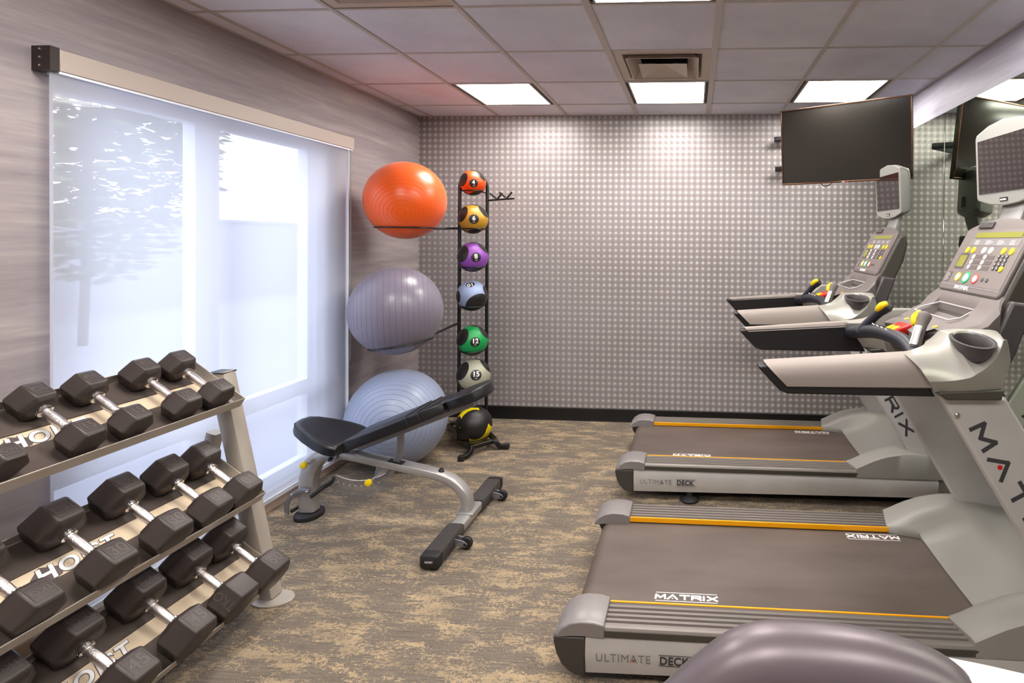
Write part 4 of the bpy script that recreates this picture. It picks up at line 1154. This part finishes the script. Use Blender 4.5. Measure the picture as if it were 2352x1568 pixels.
# ------------------------------------------------------------------ bench
def bench():
    t = thing('weight_bench', 'adjustable weight bench with black pads and silver curved frame on the carpet', 'weight bench', (-1.7, 2.955, 0))
    T = Matrix.Translation(-V(t.location))
    def P(bm): bm.transform(T); return bm
    yc = 2.957
    # curved main frame, lofted with changing section (w across y, h in plane)
    path = smooth_path([(-2.168, yc, .035), (-2.170, yc, .15), (-2.166, yc, .235), (-2.135, yc, .312), (-2.070, yc, .352), (-1.98, yc, .361), (-1.88, yc, .350), (-1.65, yc, .308), (-1.45, yc, .270), (-1.35, yc, .240), (-1.285, yc, .190), (-1.252, yc, .130), (-1.245, yc, .050)], 5)
    n = len(path); shp = []
    for i in range(n):
        f = i/(n-1)
        h = .092 if f < .22 else (.092-.045*sstep(.22, .42, f) if f < .6 else .047+.012*sstep(.75, 1, f))
        shp.append((.072, h))
    bm = new_bm(); rings = []
    for i, p in enumerate(path):
        tg = (path[min(i+1, n-1)]-path[max(i-1, 0)]).normalized(); nn = V((0,1,0)).cross(tg)
        ring = []
        for k in range(16):
            a = 2*math.pi*k/16; c, s = math.cos(a), math.sin(a)
            ring.append(p+V((0,1,0))*math.copysign(abs(c)**.4, c)*shp[i][0]/2+nn*math.copysign(abs(s)**.4, s)*shp[i][1]/2)
        rings.append(ring)
    loft(bm, rings); link('main_frame', P(bm), 'bench_silver', t, angle=60)
    # floor shoe under the leg
    bm = new_bm(); lathe(bm, [(.06, 0), (.072, .004), (.072, .022), (.06, .030)], 28, Matrix.Translation((-2.168, yc, 0)) @ Matrix.Diagonal((1.0, 1.15, 1, 1))); link('rear_foot', P(bm), 'black_rubber', t)
    # lifting handle loop round the leg
    bm = new_bm(); tube(bm, smooth_path([(-2.12, 2.90, .135), (-2.08, 2.93, .17), (-2.055, 2.98, .185), (-2.07, 3.02, .19)], 5), .011, 10); tube(bm, smooth_path([(-2.245, 2.915, .012+.03), (-2.23, 2.95, .05), (-2.20, 3.0, .06)], 4), .010, 10)
    link('lift_handle', P(bm), 'black_rubber', t)
    bm = new_bm(); arc = smooth_path([(-2.262, 2.905, .03), (-2.262, 2.905, .085), (-2.235, 2.905, .135), (-2.185, 2.905, .165), (-2.13, 2.905, .165)], 5)
    tube(bm, arc, 0, 12, shape=(.008, .026)); link('handle_plate', P(bm), 'bench_zinc', t)
    for x, z in ((-2.262, .035), (-2.225, .145), (-2.14, .165)):
        bm = new_bm(); lathe(bm, [(.007, 0), (.007, .006), (.003, .008)], 10, frame_mtx((x, 2.900, z), (1,0,0), (0,0,1))); link('bolt', P(bm), 'chrome', t)
    # seat pad, tilted, narrowing away from the backrest
    so = V((-1.905, yc, .452)); sx = V((-.94, 0, .30)).normalized(); m = frame_mtx(so, sx, (0,-1,0))
    if m.col[2].z < 0: m = frame_mtx(so, sx, (0,1,0))
    half = [(0, .155), (.05, .168), (.12, .16), (.22, .125), (.29, .090), (.325, .055), (.335, .0)]
    outl = [(a, b) for a, b in half]+[(a, -b) for a, b in half[::-1][1:]]
    def pad(m, outl, h, cx, name, par=None):
        bm = new_bm(); rings = []
        for z, k, q in ((-h, .93, 0), (-h+.008, .985, 0), (-.012, 1.0, 0), (-.003, .985, 0), (.002, .93, 0), (.004, .80, 0)):
            rings.append([m @ V((cx+(a-cx)*k, b*k, z)) for a, b in outl])
        loft(bm, rings); o = link(name, P(bm), 'vinyl_black', par or t, bevel=.006, seg=3, angle=40)
        bm = new_bm(); tube(bm, [m @ V((cx+(a-cx)*1.0, b*1.0, -.010)) for a, b in outl+outl[:1]], .0022, 6, caps=False); link('piping', P(bm), 'piping_black', o)
        return o
    pad(m, outl, .060, .16, 'seat')
    bm = new_bm(); prism(bm, [(-2.03, .33), (-1.985, .33), (-1.975, .37), (-1.93, .42), (-2.03, .42), (-2.045, .37)], 2.908, 2.914); link('seat_bracket', P(bm), 'bench_zinc', t, bevel=.002)
    bm = new_bm(); prism(bm, [(-2.03, .33), (-1.985, .33), (-1.975, .37), (-1.93, .42), (-2.03, .42), (-2.045, .37)], 3.0, 3.006); link('seat_bracket', P(bm), 'bench_zinc', t, bevel=.002)
    bm = new_bm(); lathe(bm, [(.011, 0), (.011, .010), (.006, .013)], 14, frame_mtx((-2.010, 2.907, .350), (1,0,0), (0,0,1))); link('pivot_bolt', P(bm), 'black_plastic', t)
    # backrest : main pad and head pad on a silver rail
    bo = V((-1.872, yc, .412)); bx = V((.92, 0, .374)).normalized(); m = frame_mtx(bo, bx, (0,1,0))
    L1 = .59
    half = [(0, .115), (.012, .135), (.10, .145), (.45, .145), (.52, .125), (L1-.01, .10), (L1, .09)]
    outl = [(a, b) for a, b in half]+[(a, -b) for a, b in half[::-1]]
    m1 = m @ Matrix.Translation((0, 0, .069)); pad(m1, outl, .062, .3, 'backrest')
    half = [(L1+.012, .09), (L1+.03, .105), (L1+.12, .125), (L1+.185, .115), (L1+.225, .075), (L1+.238, .0)]
    outl = [(a, b) for a, b in half]+[(a, -b) for a, b in half[::-1][1:]]
    pad(m1, outl, .062, L1+.12, 'head_pad')
    bm = new_bm(); box(bm, (-.002, -.03, -.026), (.72, .03, .008), m); link('backrest_rail', P(bm), 'bench_zinc', t, bevel=.006, seg=2)
    bm = new_bm(); box(bm, (.30, -.092, .03), (.306, .092, .066), m1 @ Matrix.Translation((0,0,-.066))); bm.free()
    for q in (.40, .47):
        bm = new_bm(); pts = [m1 @ V((q, yy, zz)) for yy, zz in ((-.150, -.048), (-.151, -.01), (-.145, .004), (-.10, .006), (.10, .006), (.145, .004))]
        tube(bm, pts, .0025, 6); link('seam', P(bm), 'piping_black', t)
    # curved adjustment arm through the beam
    bm = new_bm(); tube(bm, smooth_path([(-1.632, 2.945, .52), (-1.628, 2.945, .46), (-1.634, 2.945, .40), (-1.655, 2.945, .32), (-1.70, 2.945, .25)], 5), 0, 14, shape=(.016, .040)); link('adjustment_arm', P(bm), 'bench_zinc', t)
    link('slot_plate', P(box(new_bm(), (-.045, -.022, 0), (.04, .022, .002), frame_mtx((-1.648, 2.945, .3305), (.98,0,-.185), (0,1,0)))), 'black_plastic', t)
    # clear quadrant with scale below the beam
    ca, cb_, r1, r2 = V((-1.865, 0, .525)), V((-1.865, 0, .50)), .30, .355
    an = [math.radians(246+k*4.0) for k in range(15)]
    pts = [(ca.x+r1*math.cos(a), ca.z+r1*math.sin(a)) for a in an]+[(cb_.x+r2*math.cos(a), cb_.z+r2*math.sin(a)) for a in an[::-1]]
    bm = new_bm(); prism(bm, pts, 2.925, 2.929); q = link('angle_quadrant', P(bm), 'clear_plastic', t)
    bm = new_bm(); tube(bm, [(ca.x+r1*math.cos(a), 2.927, ca.z+r1*math.sin(a)) for a in an], .002, 6); link('quadrant_edge', P(bm), 'white_print', q)
    bm = new_bm()
    for k in range(8):
        a = math.radians(250+k*6); box(bm, (ca.x+.33*math.cos(a)-.003, 2.923, ca.z+.33*math.sin(a)-.002), (ca.x+.33*math.cos(a)+.003, 2.925, ca.z+.33*math.sin(a)+.003))
    link('scale_marks', P(bm), 'white_print_soft', q)
    bm = new_bm(); prism(bm, [(-1.78, .225), (-1.745, .222), (-1.70, .262), (-1.68, .30), (-1.76, .31)], 2.93, 2.975); link('pin_housing', P(bm), 'bench_zinc', t, bevel=.004)
    for x, z, ln in ((-2.150, .318, .03), (-1.762, .246, .055)):
        bm = new_bm(); cyl(bm, (x, 2.925, z), (x, 2.925-ln, z), .008, 12); pk = link('pull_pin', P(bm), 'chrome', t)
        bm = new_bm(); lathe(bm, [(.012, 0), (.0185, .004), (.0195, .012), (.017, .019), (.010, .022)], 24, frame_mtx((x, 2.925-ln, z), (1,0,0), (0,0,1))); link('knob', P(bm), 'yellow_plastic', pk)
    bm = new_bm(); lathe(bm, [(.016, 0), (.016, .006), (.010, .012), (.010, .016)], 18, Matrix.Translation((-1.40, yc, .281))); link('stopper', P(bm), 'black_rubber', t)
    # front crossbar with rubber treads
    bm = new_bm(); tube(bm, [(-1.243, 2.53, .045), (-1.243, 3.36, .045)], 0, 20, shape=(.075, .05)); link('front_crossbar', P(bm), 'bench_silver', t, angle=60)
    link('mount_plate', P(Bx((-1.29, 2.90, .067), (-1.195, 3.02, .076))), 'bench_silver', t, bevel=.002)
    for y0, y1 in ((2.545, 2.80), (3.06, 3.34)):
        bm = new_bm(); tube(bm, [(-1.243, y0, .047), (-1.243, y0+.01, .047), (-1.243, y1-.01, .047), (-1.243, y1, .047)], 0, 20, shape=[(.088, .060), (.094, .066), (.094, .066), (.088, .060)]); link('tread_grip', P(bm), 'diamond_rubber', t, angle=60)
    for y0, y1 in ((2.50, 2.545), (3.34, 3.38)):
        bm = new_bm(); tube(bm, [(-1.243, y0, .043), (-1.243, y0+.008, .043), (-1.243, y1, .043)] if y0 < 3 else [(-1.243, y0, .043), (-1.243, y1-.008, .043), (-1.243, y1, .043)], 0, 20, shape=[(.080, .055), (.094, .068), (.096, .070)] if y0 < 3 else [(.096, .070), (.094, .068), (.08, .055)])
        ec = link('end_cap', P(bm), 'black_rubber', t, angle=60)
        if y0 < 3:
            link('lettering', P(text_bm('HOIST', .014, frame_mtx((-1.243, y0-.0008, .045), (1,0,0), (0,0,1)), .0004, 0, True)), 'white_print', ec)
    for y in (2.70, 3.22):
        bm = new_bm(); cyl(bm, (-1.145, y-.012, .033), (-1.145, y+.012, .033), .032, 28); wh = link('wheel', P(bm), 'black_rubber', t, bevel=.005, seg=2)
        bm = new_bm(); prism(bm, [(-1.20, .025), (-1.20, .06), (-1.15, .05), (-1.132, .035), (-1.145, .018)], y-.020, y-.015); prism(bm, [(-1.20, .025), (-1.20, .06), (-1.15, .05), (-1.132, .035), (-1.145, .018)], y+.015, y+.020)
        link('wheel_bracket', P(bm), 'bench_zinc', t, bevel=.001)
        bm = new_bm(); cyl(bm, (-1.145, y-.026, .034), (-1.145, y+.024, .034), .006, 12); link('axle', P(bm), 'black_plastic', wh)
bench()

# ------------------------------------------------------------------ foreground machine handle
def fg():
    t = thing('exercise_machine', 'smooth grey bent handle of an exercise machine with white arm, nearest the viewer', 'exercise machine', (.30, .85, 0))
    T = Matrix.Translation(-V(t.location))
    def P(bm): bm.transform(T); return bm
    pth = smooth_path([(-.17, .80, .67), (-.09, .83, .755), (-.006, .85, .838), (.060, .85, .900), (.105, .85, .926), (.17, .85, .933), (.27, .85, .927), (.355, .85, .905), (.405, .85, .872)], 7)
    n = len(pth); bm = new_bm()
    rr = [.052 for i in range(n)]
    for i in range(5): rr[n-1-i] *= (.72, .90, .96, .99, 1.0)[i]
    tube(bm, pth, rr, 28); link('handle_grip', P(bm), 'handle_silver', t, angle=60)
    bm = new_bm(); tube(bm, smooth_path([(.40, .86, .885), (.50, .87, .862), (.66, .88, .82), (.80, .88, .74), (.86, .88, .60), (.88, .88, .05)], 6), 0, 20, shape=(.06, .085)); link('white_arm', P(bm), 'white_paint', t, angle=60)
    bm = new_bm(); tube(bm, smooth_path([(-.165, .80, .665), (-.22, .78, .55), (-.24, .78, .3), (-.24, .80, .05)], 5), .024, 16); link('lower_tube', P(bm), 'bench_silver', t)
    link('base_beam', P(Bx((-.32, .77, 0), (.98, .93, .06))), 'black_plastic', t, bevel=.015, seg=3)
fg()
